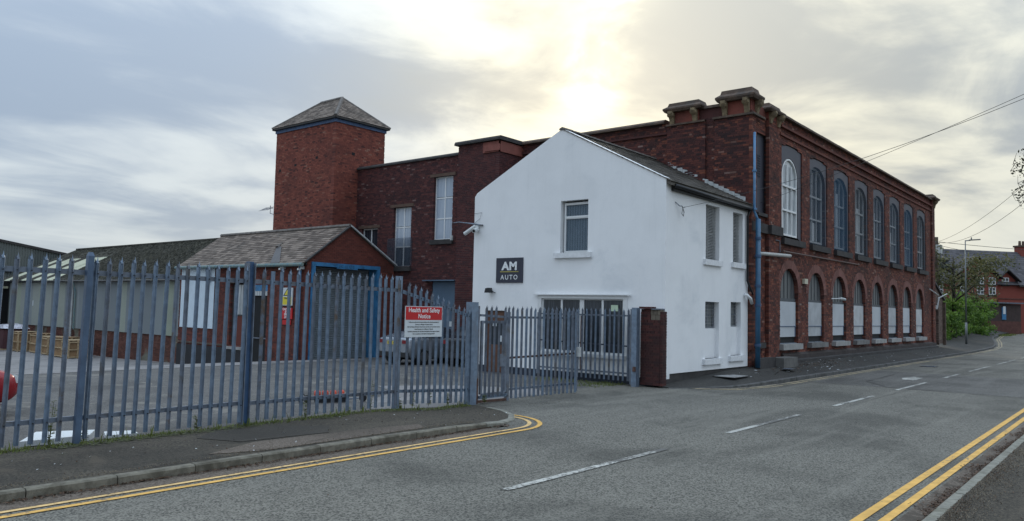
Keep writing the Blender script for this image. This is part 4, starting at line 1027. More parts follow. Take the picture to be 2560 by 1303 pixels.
# ------------------------------------------------------------------ stair wing
sw = empty('stair_wing', (25, 26, 0), 'dark brick stair wing with tall white framed windows between the tower and the factory', 'building')
XS = 24.1
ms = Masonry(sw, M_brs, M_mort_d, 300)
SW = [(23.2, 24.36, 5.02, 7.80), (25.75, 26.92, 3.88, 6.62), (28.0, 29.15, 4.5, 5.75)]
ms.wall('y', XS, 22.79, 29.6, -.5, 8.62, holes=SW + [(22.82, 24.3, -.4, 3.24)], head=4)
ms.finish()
q = MB(); q.py([(XS - .08, 8.62), (XS - .08, 8.68), (XS, 8.76), (XS + .35, 8.76), (XS + .35, 8.62)], 22.85, 29.58); q.build('coping', M_dstone, sw)
box('inner_wall', M_dark, sw, XS + .4, XS + .5, 22.8, 29.5, -.4, 8.6)
box('roof', M_leadd, sw, XS + .36, 34, 22.9, 34, 8.3, 8.4)
for k, (a, b, c, dd) in enumerate(SW):
    x = XS + .13; f = MB()
    rows = (3, 3, 1)[k]
    f.box(x, x + .06, a, a + .055, c, dd); f.box(x, x + .06, b - .055, b, c, dd); f.box(x + .004, x + .056, (a + b) / 2 - .03, (a + b) / 2 + .03, c, dd)
    for r_ in range(rows + 1):
        zz = c + (dd - c - .055) * r_ / rows
        f.box(x + .008, x + .052, a + .055, b - .055, zz, zz + .055)
    fo = f.build('stair_window', M_whiteobj, sw)
    for r_ in range(rows):
        for s0, s1 in ((a + .05, (a + b) / 2 - .03), ((a + b) / 2 + .03, b - .05)):
            z0 = c + (dd - c) * r_ / rows + .04; z1 = c + (dd - c) * (r_ + 1) / rows - .0
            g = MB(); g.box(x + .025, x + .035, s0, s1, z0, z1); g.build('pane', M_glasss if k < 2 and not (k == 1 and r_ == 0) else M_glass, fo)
    m2 = MB(); m2.box(XS - .1, XS + .12, a - .1, b + .1, c - .2, c); m2.build('window_sill', M_dstone, sw)
    m2 = MB(); m2.box(XS - .025, XS + .12, a - .16, b + .22, dd, dd + .13); m2.build('window_lintel', simple('brown_lintel', (.12, .075, .055), .9) if 'brown_lintel' not in MATS else MATS['brown_lintel'], sw)
m2 = MB(); m2.box(XS - .05, XS - .03, 25.6, 27.25, 3.9, 5.2); m2.build('cover_sheet', glassy('clear_sheet', (.07, .09, .12), .15, .25), sw)
m2 = MB(); m2.box(XS + .05, XS + .1, 22.85, 24.3, -.4, 3.2); sd_ = m2.build('steel_door', M_pdoor, sw)
m2 = MB(); m2.box(XS + .045, XS + .05, 22.85, 24.3, 2.02, 2.04); m2.build('door_seam', M_bluepost, sd_)
m2 = MB(); m2.box(XS + .03, XS + .045, 22.98, 23.28, 1.28, 1.5); m2.build('door_notice', M_signw, sd_)
m2 = MB(); m2.box(XS - .22, XS + .05, 22.8, 24.7, 3.22, 3.27); m2.build('door_canopy', M_pdoor, sw)
an = empty('lamp_bracket', (XS - .1, 22.6, 5), 'small grey lamp bracket on the brick wall left of the security cameras', 'bracket')
m2 = MB(); m2.box(23.85, 23.94, 22.95, 23.05, 4.95, 5.15); m2.build('bracket_plate', M_lead, an)

# ------------------------------------------------------------------ tower
tw = empty('brick_tower', (24.2, 32, -.8), 'square orange red brick tower with a hipped slate roof', 'tower')
TX0, TX1, TY0, TY1, TZ = 22.7, 25.75, 29.6, 34.4, 10.75
ms = Masonry(tw, M_brt, M_mort_m, 300)
ms.wall('y', TX0, TY0 + .222, TY1, 4.2, TZ); ms.wall('x', TY0, TX0, TX1, 4.2, TZ); ms.finish()
box('lower_wall', M_brt, tw, TX0 + .02, TX1, TY0 + .02, TY1, -.9, 4.2)
box('back_wall', M_brt, tw, TX0 + .24, TX1, TY0 + .24, TY1 + .02, 4.2, TZ - .02)
q = MB(); q.box(TX0 - .05, TX1 + .05, TY0 - .05, TY1 + .05, TZ - .02, TZ + .14); q.build('fascia', simple('blue_fascia', (.06, .11, .22), .6, var=.3, scale=5), tw)
q = MB(); o_ = .17; q.box(TX0 - o_, TX1 + o_, TY0 - o_, TY1 + o_, TZ + .14, TZ + .22); q.build('gutter', M_bfascia, tw)
zb = TZ + .22; zt = 12.42; xm = (TX0 + TX1) / 2; e0, e1 = TX0 - o_, TX1 + o_; f0, f1 = TY0 - o_, TY1 + o_; ra, rb = 31.15, 32.85
q = MB(); q.add([(e0, f0, zb), (e1, f0, zb), (e1, f1, zb), (e0, f1, zb), (xm, ra, zt), (xm, rb, zt)], [(0, 1, 4), (1, 2, 5, 4), (2, 3, 5), (3, 0, 4, 5), (3, 2, 1, 0)]); q.build('roof_deck', M_slate, tw)
vL = Vector((xm - e0, 0, zt - zb)); vl = vL.length
slates(tw, M_slate, (e0, f1, zb), (0, -1, 0), vL, Vector((-(zt - zb), 0, xm - e0)), f1 - f0, vl, w=.26, e=.17,
       clip=lambda b: ((f1 - rb) * b / vl, (f1 - f0) - (ra - f0) * b / vl), n_obj=200)
vR = Vector((0, ra - f0, zt - zb)); vr = vR.length
slates(tw, M_slate, (e0, f0, zb), (1, 0, 0), vR, Vector((0, -(zt - zb), ra - f0)), e1 - e0, vr, w=.26, e=.17,
       clip=lambda b: ((xm - e0) * b / vr, (e1 - e0) - (e1 - xm) * b / vr), n_obj=100)
def ridge_run(par, a, b, n, mat=M_ridge, w_=.13):
    a = Vector(a); b = Vector(b)
    for k in range(n):
        p = a + (b - a) * (k / n); q_ = a + (b - a) * ((k + 1.06) / n)
        m2 = MB(); m2.tube([p + Vector((0, 0, .0)), q_ + Vector((0, 0, .012))], [w_, w_ * .92], 6, caps=True); m2.build('ridge_tile', mat, par)
ridge_run(tw, (e0, f0, zb + .0), (xm, ra, zt), 9, w_=.10); ridge_run(tw, (xm, ra, zt), (e1, f0, zb), 9, w_=.08); ridge_run(tw, (e0, f1, zb), (xm, rb, zt), 8, w_=.08); ridge_run(tw, (xm, ra, zt), (xm, rb, zt), 4, w_=.10)
for (x, y, z_) in ((TX0 + 1.0, TY0 - .01, 9.3),): box('wall_hole', M_dark, tw, x, x + .18, y - .005, y + .05, z_, z_ + .14)
for (y, z_) in ((30.9, 9.1), (32.6, 8.9), (33.9, 8.75)): box('wall_hole', M_dark, tw, TX0 - .008, TX0 + .05, y, y + .17, z_, z_ + .12)
ae = empty('television_aerial', (TX0, 34.6, 6.4), 'television aerial sticking out from the left side of the brick tower', 'aerial')
m2 = MB(); m2.tube([(TX0 + .1, 34.4, 6.6), (TX0 + .1, 34.85, 6.7), (TX0 + .1, 34.85, 7.1)], .02, 5); m2.build('mast', M_galvd, ae)
m2 = MB(); m2.tube([(TX0 + .1, 34.6, 6.95), (TX0 + .1, 35.6, 6.95)], .012, 4)
for k in range(6): m2.tube([(TX0 - .15, 34.75 + k * .15, 6.95 - .12), (TX0 + .3, 34.75 + k * .15, 6.95 + .12)], .008, 4)
m2.build('antenna', M_galvd, ae)

# ------------------------------------------------------------------ garage shed
gs = empty('garage_shed', (21.5, 31, -.5), 'single storey brick garage with slate roof and blue framed roller door', 'garage')
GX0, GX1, GY0, GY1, GE, GRZ, GRX = 19.3, 24.05, 26.7, 36.95, 3.92, 5.48, 21.4
ms = Masonry(gs, M_brg, M_mort_m, 300)
ms.wall('y', GX0, GY0 + .222, GY1, -1.1, GE - .05, holes=[(31.2, 32.35, .15, 2.95), (29.45, 30.75, -1.1, 2.9)], tlo=.1, thi=.9)
def glim(zm, u0, u1):
    if zm <= GE: return u0, u1
    t = (zm - GE) / (GRZ - GE); return u0 + (GRX - u0) * t, u1 - (u1 - GRX) * t
ms.wall('x', GY0, GX0, GX1, -.3, GRZ - .03, holes=[(19.56, 23.1, -.3, 3.82)], lim=glim, head=0, tlo=.3, thi=.9)
ms.finish()
box('dark_plinth', simple('black_wall_base', (.022, .022, .026), .8, var=.3), gs, GX0 - .03, GX0 - .008, 31.0, GY1, -1.3, .05)
box('plinth_course', M_stone, gs, GX0 - .05, GX0 - .008, 32.4, GY1, .12, .2)
box('inner_wall', M_dark, gs, GX0 + .6, GX0 + .7, GY0 + .5, GY1 - .1, -1., 3.6)
nL = Vector((-(GRZ - GE), 0, GRX - GX0)).normalized(); vL = Vector((GRX - GX0 + .2, 0, (GRZ - GE) * (GRX - GX0 + .2) / (GRX - GX0)))
q = MB()
q.add([(GX0 - .2, GY0 - .08, GE - .2), (GRX, GY0 - .08, GRZ - .03), (GRX, GY1, GRZ - .03), (GX0 - .2, GY1, GE - .2)], [(0, 1, 2, 3)])
q.add([(GX1 + .1, GY0 - .08, GE - .1), (GRX, GY0 - .08, GRZ - .03), (GRX, GY1, GRZ - .03), (GX1 + .1, GY1, GE - .1)], [(0, 1, 2, 3)])
q.build('roof_deck', M_slated, gs)
slates(gs, M_slate, (GX0 - .2, GY1, GE - .16), (0, -1, 0), vL, nL, GY1 - GY0 + .08, vL.length, w=.30, e=.165, n_obj=300)
ridge_run(gs, (GRX, GY0 - .06, GRZ + .02), (GRX, GY1, GRZ + .02), 23, w_=.10)
q = MB(); q.bar((GX0 - .14, GY0 - .06, GE - .10), (GRX, GY0 - .06, GRZ + .02), .05, .13, up=(0, 1, 0)); q.build('verge_board', M_dstone, gs)
q = MB(); q.bar((GX1 + .05, GY0 - .09, GE + .02), (GRX, GY0 - .09, GRZ + .02), .06, .12, up=(0, 1, 0)); q.build('verge_board', M_lead, gs)
# lead valley and small hip
P = lambda y, t: Vector((GX0 - .2, y, GE - .16)) + vL * t + nL * .05
q = MB(); q.add([P(29.0, 0), P(28.3, .0), P(29.85, .48), P(30.25, .50)], [(0, 1, 2, 3)]); q.build('lead_valley', M_leadd, gs, recalc=False)
q = MB(); q.tube([P(30.1, .46), P(30.2, .60)], [.10, .02], 6); q.build('valley_tile', M_ridge, gs)
q = MB(); q.tube([(GX0 - .27, GY0 - .05, GE - .22), (GX0 - .27, GY1, GE - .19)], .075, 8); q.build('gutter', M_gutterb, gs)
q = MB(); q.box(GX0 - .09, GX0 - .02, GY0 - .02, GY1, GE - .22, GE - .08); q.build('fascia', M_bfascia, gs)
q = MB(); q.tube([(GX0 - .12, 27.0, GE - .25), (GX0 - .12, 27.0, -.2)], .06, 8); q.build('blue_drainpipe', M_bluepipe, gs, smooth=True)
q = MB(); q.tube([(GX0 - .2, 34.1, GE - .25), (GX0 - .14, 34.1, 3.0)], .09, 8); q.build('blue_drainpipe', M_bluepost, gs)
# roller door
q = MB()
q.box(19.5, 19.68, GY0 - .06, GY0 + .25, -.25, 3.84); q.box(23.0, 23.16, GY0 - .06, GY0 + .62, -.25, 3.84); q.box(19.68, 23.0, GY0 - .06, GY0 + .1, 3.68, 3.84)
q.build('door_frame', M_bluep, gs)
q = MB(); q.box(20.75, 21.85, GY0 - .10, GY0 - .062, 3.62, 3.82); nm = q.build('name_plate', M_bluep, gs)
text('C (1 C S', .17, simple('faded_blue_lettering', (.02, .06, .12), .6), nm, (21.3, GY0 - .104, 3.72), (1, 0, 0), UPV, spacing=1.2)
sh_ = empty('roller_shutter', (21.3, GY0 + .55, -.2)); sh_.parent = gs; sh_.location = Vector((21.3, GY0 + .55, -.2)) - Vector(OFF[gs.name]); OFF[sh_.name] = (21.3, GY0 + .55, -.2)
src = None; k = 0; z_ = -.22
while z_ < 2.9:
    m2 = MB(); m2.px([(0, 0), (-.022, .016), (-.026, .04), (-.015, .066), (0, .074)], 19.69, 22.99)
    if src is None:
        m3 = MB(); m3.v = [(v[0] - 21.3, v[1], v[2]) for v in m2.v]; m3.f = m2.f; m3.c = m2.c; src = mesh_only(m3, 'slat', M_shut); srcL = mesh_only(m3, 'slat', M_shutL)
    o = bpy.data.objects.new('slat', src); COL.objects.link(o); o.parent = sh_; o.location = (0, 0, z_ + .2); z_ += .078
while z_ < 3.66:
    o = bpy.data.objects.new('slat', srcL); COL.objects.link(o); o.parent = sh_; o.location = (0, -.02, z_ + .2); z_ += .078
box('shutter_back', M_black, gs, 19.6, 23.05, GY0 + .552, GY0 + .57, -.3, 3.7)
# front wall features
pn = empty('metal_sheet_panel', (GX0 - .05, 35.2, .8)); pn.parent = gs; pn.location = Vector((GX0 - .05, 35.2, .8)) - Vector(OFF[gs.name]); OFF[pn.name] = (GX0 - .05, 35.2, .8)
for k in range(4):
    q = MB(); y0 = 33.72 + k * .765
    for j in range(5):
        a = y0 + j * .15; q.add([(GX0 - .03, a, .86), (GX0 - .05, a + .04, .86), (GX0 - .05, a + .11, .86), (GX0 - .03, a + .15, .86), (GX0 - .03, a, 3.74), (GX0 - .05, a + .04, 3.74), (GX0 - .05, a + .11, 3.74), (GX0 - .03, a + .15, 3.74)], [(0, 1, 5, 4), (1, 2, 6, 5), (2, 3, 7, 6)])
    q.build('sheet', M_whsheet, pn, recalc=False)
q = MB(); x = GX0 + .12
q.box(x, x + .05, 31.2, 31.28, .15, 2.95); q.box(x, x + .05, 32.27, 32.35, .15, 2.95); q.box(x, x + .05, 31.28, 32.27, 1.5, 1.56); fo = q.build('broken_window', M_dstone, gs)
box('pane', M_glassw, fo, x + .02, x + .03, 31.28, 32.27, 1.56, 2.9); box('dark_pane', M_brg, fo, x + .02, x + .03, 31.28, 32.27, .15, 1.5)
box('window_sill', M_lstone, gs, GX0 - .08, GX0 + .1, 31.1, 32.45, .0, .13)
q = MB(); q.tube([(GX0 - .06, 32.6, 1.2), (GX0 - .06, 32.62, 2.8), (GX0 - .06, 32.35, 3.0), (GX0 - .06, 31.3, 3.02)], .05, 6); q.build('conduit', M_stone, gs)
box('doorway', M_dark, gs, GX0 + .1, GX0 + .15, 29.45, 30.75, -.9, 2.45)
box('door_head_panel', M_bluep, gs, GX0 + .02, GX0 + .08, 29.45, 30.75, 2.62, 2.9); box('door_fanlight', M_glassw, gs, GX0 + .03, GX0 + .07, 29.45, 30.75, 2.42, 2.62)
box('door_rail', M_galvd, gs, GX0 + .04, GX0 + .09, 29.45, 30.75, .55, .6)
for (y, z_, lb) in ((26.95, 3.52, 'white camera box on the garage corner post left of the roller door'), (28.25, 3.55, 'white camera box on the garage side wall under the gutter')):
    e_ = empty('security_camera', (GX0 - .1, y, z_), lb, 'security camera')
    m2 = MB(); m2.box(GX0 - .16, GX0 - .02, y - .1, y + .12, z_, z_ + .11); m2.build('camera_body', M_whbr, e_)
    m2 = MB(); m2.box(GX0 - .28, GX0 - .16, y - .06, y + .04, z_ - .05, z_ + .03); m2.build('lens', M_whbr, e_)
# warning signs
s1 = MB(); s1.box(GX0 - .06, GX0 - .02, 27.55, 28.28, 2.02, 2.76); s1 = s1.build('warning_sign', M_signw, None, 'white and yellow warning sign with black triangle on the garage wall', 'sign')
q = MB(); x = GX0 - .064; q.prism([(28.2, 2.42), (27.62, 2.42), (27.91, 2.74)], lambda a, b: (x, a, b), lambda a, b: (x + .002, a, b)); q.build('triangle', M_txtk, s1)
q = MB(); x = GX0 - .067; q.prism([(28.11, 2.455), (27.71, 2.455), (27.91, 2.68)], lambda a, b: (x, a, b), lambda a, b: (x + .002, a, b)); q.build('triangle', M_signy, s1)
q = MB(); q.box(GX0 - .064, GX0 - .061, 27.6, 28.24, 2.05, 2.38); q.build('yellow_panel', M_signy, s1)
text('Warning', .11, M_txtk, s1, (GX0 - .066, 27.92, 2.32), RT, UPV, bold=.003)
s2 = MB(); s2.box(GX0 - .06, GX0 - .02, 27.52, 28.3, 1.46, 1.92); s2 = s2.build('speed_limit_sign', M_signr, None, 'red sign reading CAUTION SITE SPEED LIMIT below the yellow warning sign', 'sign')
for k, tx in enumerate(('CAUTION', 'SITE', 'SPEED', 'LIMIT')): text(tx, .125, M_txtw, s2, (GX0 - .062, 27.91, 1.86 - k * .11), RT, UPV, bold=.004)
s3 = MB(); s3.box(GX0 - .05, GX0 - .02, 27.62, 28.2, 1.22, 1.42); s3.build('small_red_sign', M_signr, None, 'small red plate below the speed limit sign on the garage wall', 'sign')

# ------------------------------------------------------------------ long cladding shed
ls = empty('cladding_shed', (23, 49, -1), 'long low shed with corrugated cladding and mossy sheet roof left of the garage', 'shed')
ms = Masonry(ls, M_plbrick, M_mort_m, 300)
ms.wall('y', 19.62, 37.0, 60.8, -1.25, .38, head=0); ms.finish()
y = 37.05; k = 0
while y < 60.5:
    q = MB(); wdt = 1.02; n = 10; tt = (R() * .5 if R() < .62 else .8 + .2 * R())
    vs = []
    for z_ in (.36, 3.2):
        for j in range(n + 1): vs.append((19.55 + .035 * math.cos(j * math.pi), y + wdt * j / n, z_ + (0 if z_ > 1 else U(-.02, .02) * 0)))
    q.add(vs, [(j, j + 1, n + 1 + j + 1, n + 1 + j) for j in range(n)], tt); q.build('cladding_sheet', M_clad, ls, recalc=False); y += wdt
box('shed_core', M_dark, ls, 19.66, 27, 37.1, 60.7, -1.1, 2.95)
RX, RZ, EX, EZ = 24.3, 5.72, 19.35, 3.20
for r_ in range(3):
    y = 37.0; k = 0
    while y < 62:
        t0, t1 = r_ / 3, (r_ + 1) / 3 + .02; n = 8; wdt = 1.05; q = MB(); vs = []
        y1 = y
        for t in (t0, (t0 + t1) / 2, t1):
            for j in range(n + 1):
                vs.append((EX + (RX - EX) * t, y1 + wdt * j / n, EZ + (RZ - EZ) * t + .055 * math.cos(j * math.pi) - .01 * r_ * 0 + (t1 - t) * .08 + U(-.012, .012)))
        q.add(vs, [(i * (n + 1) + j, i * (n + 1) + j + 1, (i + 1) * (n + 1) + j + 1, (i + 1) * (n + 1) + j) for i in range(2) for j in range(n)], R())
        sk = (r_ in (0, 1)) and k in (15, 17, 19, 22) or (r_ == 1 and k in (16, 20))
        q.build('skylight_sheet' if sk else 'roof_sheet', M_skyl if sk else M_moss, ls, recalc=False); y += wdt; k += 1
q = MB()
for k in range(5200):
    y = U(37.2, 61.8) if R() < .4 else U(37.2, 52.5); t = R() ** .8; x = EX + (RX - EX) * t; z_ = EZ + (RZ - EZ) * t + .03; s_ = U(.03, .10); l = s_ * U(1, 3)
    if y > 52.5 and t < .7: continue
    q.add([(x - l, y - s_, z_ - l * .5), (x + l, y - s_, z_ + l * .5), (x + l, y + s_, z_ + l * .5), (x - l, y + s_, z_ - l * .5), (x, y, z_ + U(.05, .12))], [(0, 1, 4), (1, 2, 4), (2, 3, 4), (3, 0, 4)], R())
q.build('moss_clumps', tinted('roof_moss', [(0, (.018, .018, .012)), (.7, (.045, .043, .030)), (1, (.08, .075, .055))], st=(.6, .9, .2)), ls, kind='stuff', recalc=False)
q = MB(); q.add([(RX, 37, RZ), (RX, 62, RZ), (29.2, 62, EZ), (29.2, 37, EZ)], [(0, 1, 2, 3)]); q.build('back_roof', M_moss, ls)
q = MB(); q.px([(37, RZ + .04), (62, RZ + .04), (62, RZ + .14), (37, RZ + .14)], RX - .12, RX + .12); q.build('ridge_capping', M_moss, ls)
q = MB(); q.py([(19.62, -1), (19.62, 3.1), (RX, RZ - .1), (29, 3.1), (29, -1)], 60.7, 60.9); q.build('end_wall', M_clad2, ls)
q = MB(); q.tube([(EX - .08, 37, EZ - .06), (EX - .08, 61, EZ - .02)], .07, 6); q.build('gutter', M_black, ls)
q = MB(); q.tube([(EX - .0, 50.2, EZ - .1), (19.46, 50.0, 2.6), (19.46, 50.0, -.9)], .055, 8); q.build('drainpipe', M_lead, ls)
q = MB(); q.tube([(EX - .0, 49.7, EZ - .1), (19.46, 49.6, 2.5), (19.46, 49.6, .3)], .045, 8); q.build('drainpipe', M_gutterb, ls)
for y in (45.2, 56.2): box('wall_notice', M_signw, ls, 19.52, 19.535, y, y + .12, 1.6, 1.95)
# far warehouse
wh = empty('grey_warehouse', (12, 70, -1), 'tall grey green clad warehouse at the far left beyond the long shed', 'warehouse')
sl_ = -(6.07 - 5.41) / (23.57 - 19.36)
y0 = 63.0; x = 4.
while x < 30:
    tp = 6.07 + (x - 19.36) * sl_; tp1 = 6.07 + (x + 1.04 - 19.36) * sl_; q = MB(); n = 12; vs = []
    zb_ = 3.5 if x < 20 else -1
    for s_ in (0, 1):
        for j in range(n + 1):
            xx = x + 1.04 * j / n; vs.append((xx, y0 + .03 * math.cos(j * math.pi), zb_ if s_ == 0 else tp + (tp1 - tp) * j / n))
    q.add(vs, [(j, j + 1, n + 1 + j + 1, n + 1 + j) for j in range(n)], R()); q.build('cladding_sheet', M_clad2, wh, recalc=False); x += 1.04
q = MB(); q.add([(3.8, y0 - .1, 6.07 + (3.8 - 19.36) * sl_), (30.2, y0 - .1, 6.07 + (30.2 - 19.36) * sl_), (30.2, y0 - .1, 6.25 + (30.2 - 19.36) * sl_), (3.8, y0 - .1, 6.25 + (3.8 - 19.36) * sl_)], [(0, 1, 2, 3)]); q.build('verge_trim', M_dstone, wh)
q = MB(); q.add([(3.8, y0 - .1, 6.25 + (3.8 - 19.36) * sl_), (30.2, y0 - .1, 6.25 + (30.2 - 19.36) * sl_), (30.2, 90, 6.25 + (30.2 - 19.36) * sl_), (3.8, 90, 6.25 + (3.8 - 19.36) * sl_)], [(0, 1, 2, 3)]); q.build('roof', M_clad2, wh)
box('side_wall', M_clad2, wh, 30.1, 30.2, y0, 90, -1, 4.4)
box('dark_opening', M_dark, wh, 4, 20.6, y0 + .2, y0 + .3, -1.2, 3.5)
box('yellow_beam', M_skyl, wh, 4, 20.2, y0 - .05, y0 + .1, 2.75, 2.9)
for k in range(14): box('window_strip', M_glass, wh, 10 + k * .75, 10.6 + k * .75, y0 - .12, y0 - .05, 3.9, 4.25)

# ------------------------------------------------------------------ palisade fence
def stave_mesh(h, mat, w_=.066, head=True, name='stave'):
    mb = MB(); d_ = .022
    pr = [(-w_ / 2, .012), (-w_ / 2 + .006, -.004), (-w_ * .22, -d_), (-.004, -d_ * .35), (.004, -d_ * .35), (w_ * .22, -d_), (w_ / 2 - .006, -.004), (w_ / 2, .012)]
    n = len(pr); hb = h - .10 if head else h
    vs = [(a, b, 0) for a, b in pr] + [(a, b, hb) for a, b in pr]
    fs = [(j, j + 1, n + j + 1, n + j) for j in range(n - 1)]
    t = .003
    vs += [(a, b + t, 0) for a, b in pr] + [(a, b + t, hb) for a, b in pr]
    fs += [(2 * n + j + 1, 2 * n + j, 3 * n + j, 3 * n + j + 1) for j in range(n - 1)]
    mb.add(vs, fs)
    if head:   # three splayed points
        b0 = len(mb.v)
        mb.add([(-w_ / 2, .012, hb), (-w_ * .2, -d_, hb), (-w_ / 2 - .004, -.025, hb + .065)], [(0, 1, 2)])
        mb.add([(w_ / 2, .012, hb), (w_ * .2, -d_, hb), (w_ / 2 + .004, -.025, hb + .065)], [(0, 1, 2)])
        mb.add([(-w_ * .24, -d_, hb), (w_ * .24, -d_, hb), (0, -.004, h), (0, .004, hb)], [(0, 1, 2), (0, 2, 3), (1, 3, 2)])
        mb.add([(-w_ / 2, .012, hb), (-w_ * .2, -d_, hb), (0, -d_ * .2, hb + .06)], [(0, 1, 2)])
        mb.add([(w_ / 2, .012, hb), (w_ * .2, -d_, hb), (0, -d_ * .2, hb + .06)], [(0, 1, 2)])
    return mesh_only(mb, name, mat)
fe = empty('palisade_fence', (7, 11.4, .05), 'galvanised steel palisade fence with splayed pointed staves along the left pavement', 'fence')
FY = 11.36
def put(me, par, loc, rot=(0, 0, 0), name='stave'):
    o = bpy.data.objects.new(name, me); COL.objects.link(o); o.parent = par; off = OFF[par.name]
    o.location = (loc[0] - off[0], loc[1] - off[1], loc[2] - off[2]); o.rotation_euler = rot; return o
bm_ = MB(); bm_.tube([(0, 0, 0), (0, -.014, 0)], .011, 6); BOLT = mesh_only(bm_, 'bolt', M_bolt)
S_std = [stave_mesh(2.52 + .015 * k, M_galv) for k in (-1, 0, 1)]; S_old = stave_mesh(2.50, M_galvd); M_galvr = simple('rust_streaked_steel', (.19, .225, .28), .6, .2, var=.3, scale=7, grime=((.14, .10, .07), 4, .52, .68), streak=((.13, .10, .08), .45))
S_rust = stave_mesh(2.51, M_galvr)
S_flat = stave_mesh(2.44, M_galv, .078, head=False)
posts = [(1.86, 0), (4.56, 1), (7.12, 2), (10.42, 0)]
def lean(x): return .022 * (1 - ss(3, 11, x)) + U(-.002, .002)
xx = 2.0; i = 0
while xx < 10.36:
    if abs(xx - 4.56) > .07 and abs(xx - 7.12) > .09:
        lv = lean(xx); zb_ = .16
        me = S_flat if abs(xx - 7.57) < .085 else (S_old if i % 7 == 3 else S_rust if i % 9 == 5 else random.choice(S_std))
        put(me, fe, (xx - .0, FY - .03, zb_), (U(-.008, .008), lv + U(-.004, .004), U(-.10, .10)))
        for zz in (.43, 2.42): put(BOLT, fe, (xx + lv * (zz - zb_), FY - .052, zz), name='bolt')
    xx += .167; i += 1
i = 0
for k in range(12):
    xx = 10.60 + k * .160; h = 2.44 - (xx - 10.5) * .25 + U(-.012, .012)
    me = stave_mesh(h, M_galv if k % 4 else M_galvd); put(me, fe, (xx, FY - .03, .16 - .08 * ss(10.6, 12.3, xx)), (0, .008, U(-.03, .03)))
    for zz in (.40 - .05 * k / 12, 2.33 - (xx - 10.5) * .235): put(BOLT, fe, (xx, FY - .052, zz), name='bolt')
q = MB(); q.bar((1.8, FY + .01, .43), (7.05, FY + .01, .45), .012, .055); q.bar((1.8, FY + .03, .46), (7.05, FY + .03, .48), .05, .008); q.build('rail', M_galvd, fe)
q = MB(); q.bar((7.2, FY + .01, .44), (10.38, FY + .01, .42), .012, .055); q.bar((7.2, FY + .03, .47), (10.38, FY + .03, .45), .05, .008); q.build('rail', M_galvd, fe)
q = MB(); q.bar((1.8, FY + .01, 2.44), (7.05, FY + .01, 2.42), .012, .07); q.build('rail', M_galvd, fe)
q = MB(); q.bar((7.2, FY + .01, 2.42), (10.38, FY + .01, 2.38), .012, .07); q.build('rail', M_galvd, fe)
q = MB(); q.bar((10.48, FY + .01, 2.36), (12.42, FY + .01, 1.90), .012, .07); q.build('rail', M_galv, fe)
q = MB(); q.bar((10.48, FY + .01, .42), (12.42, FY + .01, .32), .012, .06); q.build('rail', M_galv, fe)
q = MB(); q.tube([(1.86, FY + .06, .0), (1.9, FY + .06, 2.7)], .05, 8); q.build('post', M_galv, fe)
q = MB(); lx = .05
q.add([(4.52, FY - .08, .0), (4.60, FY - .08, .0), (4.60, FY + .0, .0), (4.52, FY + .0, .0), (4.52 + lx, FY - .08, 2.66), (4.60 + lx, FY - .08, 2.66), (4.60 + lx, FY + .0, 2.66), (4.52 + lx, FY + .0, 2.66),
       (4.535 + lx, FY - .06, 2.71), (4.585 + lx, FY - .06, 2.71), (4.585 + lx, FY - .02, 2.71), (4.535 + lx, FY - .02, 2.71)],
      [(0, 1, 5, 4), (1, 2, 6, 5), (2, 3, 7, 6), (3, 0, 4, 7), (4, 5, 9, 8), (5, 6, 10, 9), (6, 7, 11, 10), (7, 4, 8, 11), (8, 9, 10, 11)])
q.build('post', simple('blue_grey_post_steel', (.10, .15, .23), .45, .3, var=.3, scale=3), fe, label='round topped square blue grey post')
q = MB(); q.box(7.055, 7.07, FY - .05, FY + .09, .0, 2.72); q.box(7.17, 7.185, FY - .05, FY + .09, .0, 2.72); q.build('post_flange', M_galvd, fe)
q = MB(); q.box(7.07, 7.17, FY + .0, FY + .07, .0, 2.74); q.build('post', M_bluepost, fe, label='blue painted post')
q = MB(); q.box(10.38, 10.48, FY + .02, FY + .12, .0, 2.66); q.build('post', M_galv, fe)
# notice on the fence
hs = MB(); Y = 11.27
hs.box(10.47, 11.50, Y, Y + .012, 1.47, 2.08); hs = hs.build('safety_notice', M_signw, None, 'red and white Health and Safety Notice board fixed to the palisade fence', 'sign')
q = MB(); q.box(10.485, 11.485, Y - .004, Y - .001, 1.81, 2.068); q.build('red_panel', M_signr, hs)
text('Health and Safety', .122, M_txtw, hs, (10.985, Y - .006, 2.00), (1, 0, 0), UPV, bold=.0022, xs=.98, depth=.001, spacing=1.02)
text('Notice', .122, M_txtw, hs, (10.985, Y - .006, 1.88), (1, 0, 0), UPV, bold=.0022, xs=.98, depth=.001, spacing=1.02)
LN = ['Trades are not allowed in the main yard/stores Bus unless the permission of', 'Director or a Manager of Cybernia Limited', 'Only work done is allowed in the yard at any one time under permission has been',
      'granted by quote of or a Manager of Cybernia', 'Any driver transgressing this rule risks the termination of the supply to business', 'Your co-operation in this matter is greatly appreciated']
for k, tx in enumerate(LN): text(tx, .034, M_txtk, hs, (10.985, Y - .003, 1.765 - k * .046), (1, 0, 0), UPV, xs=.80, depth=.0005, bold=.0006)
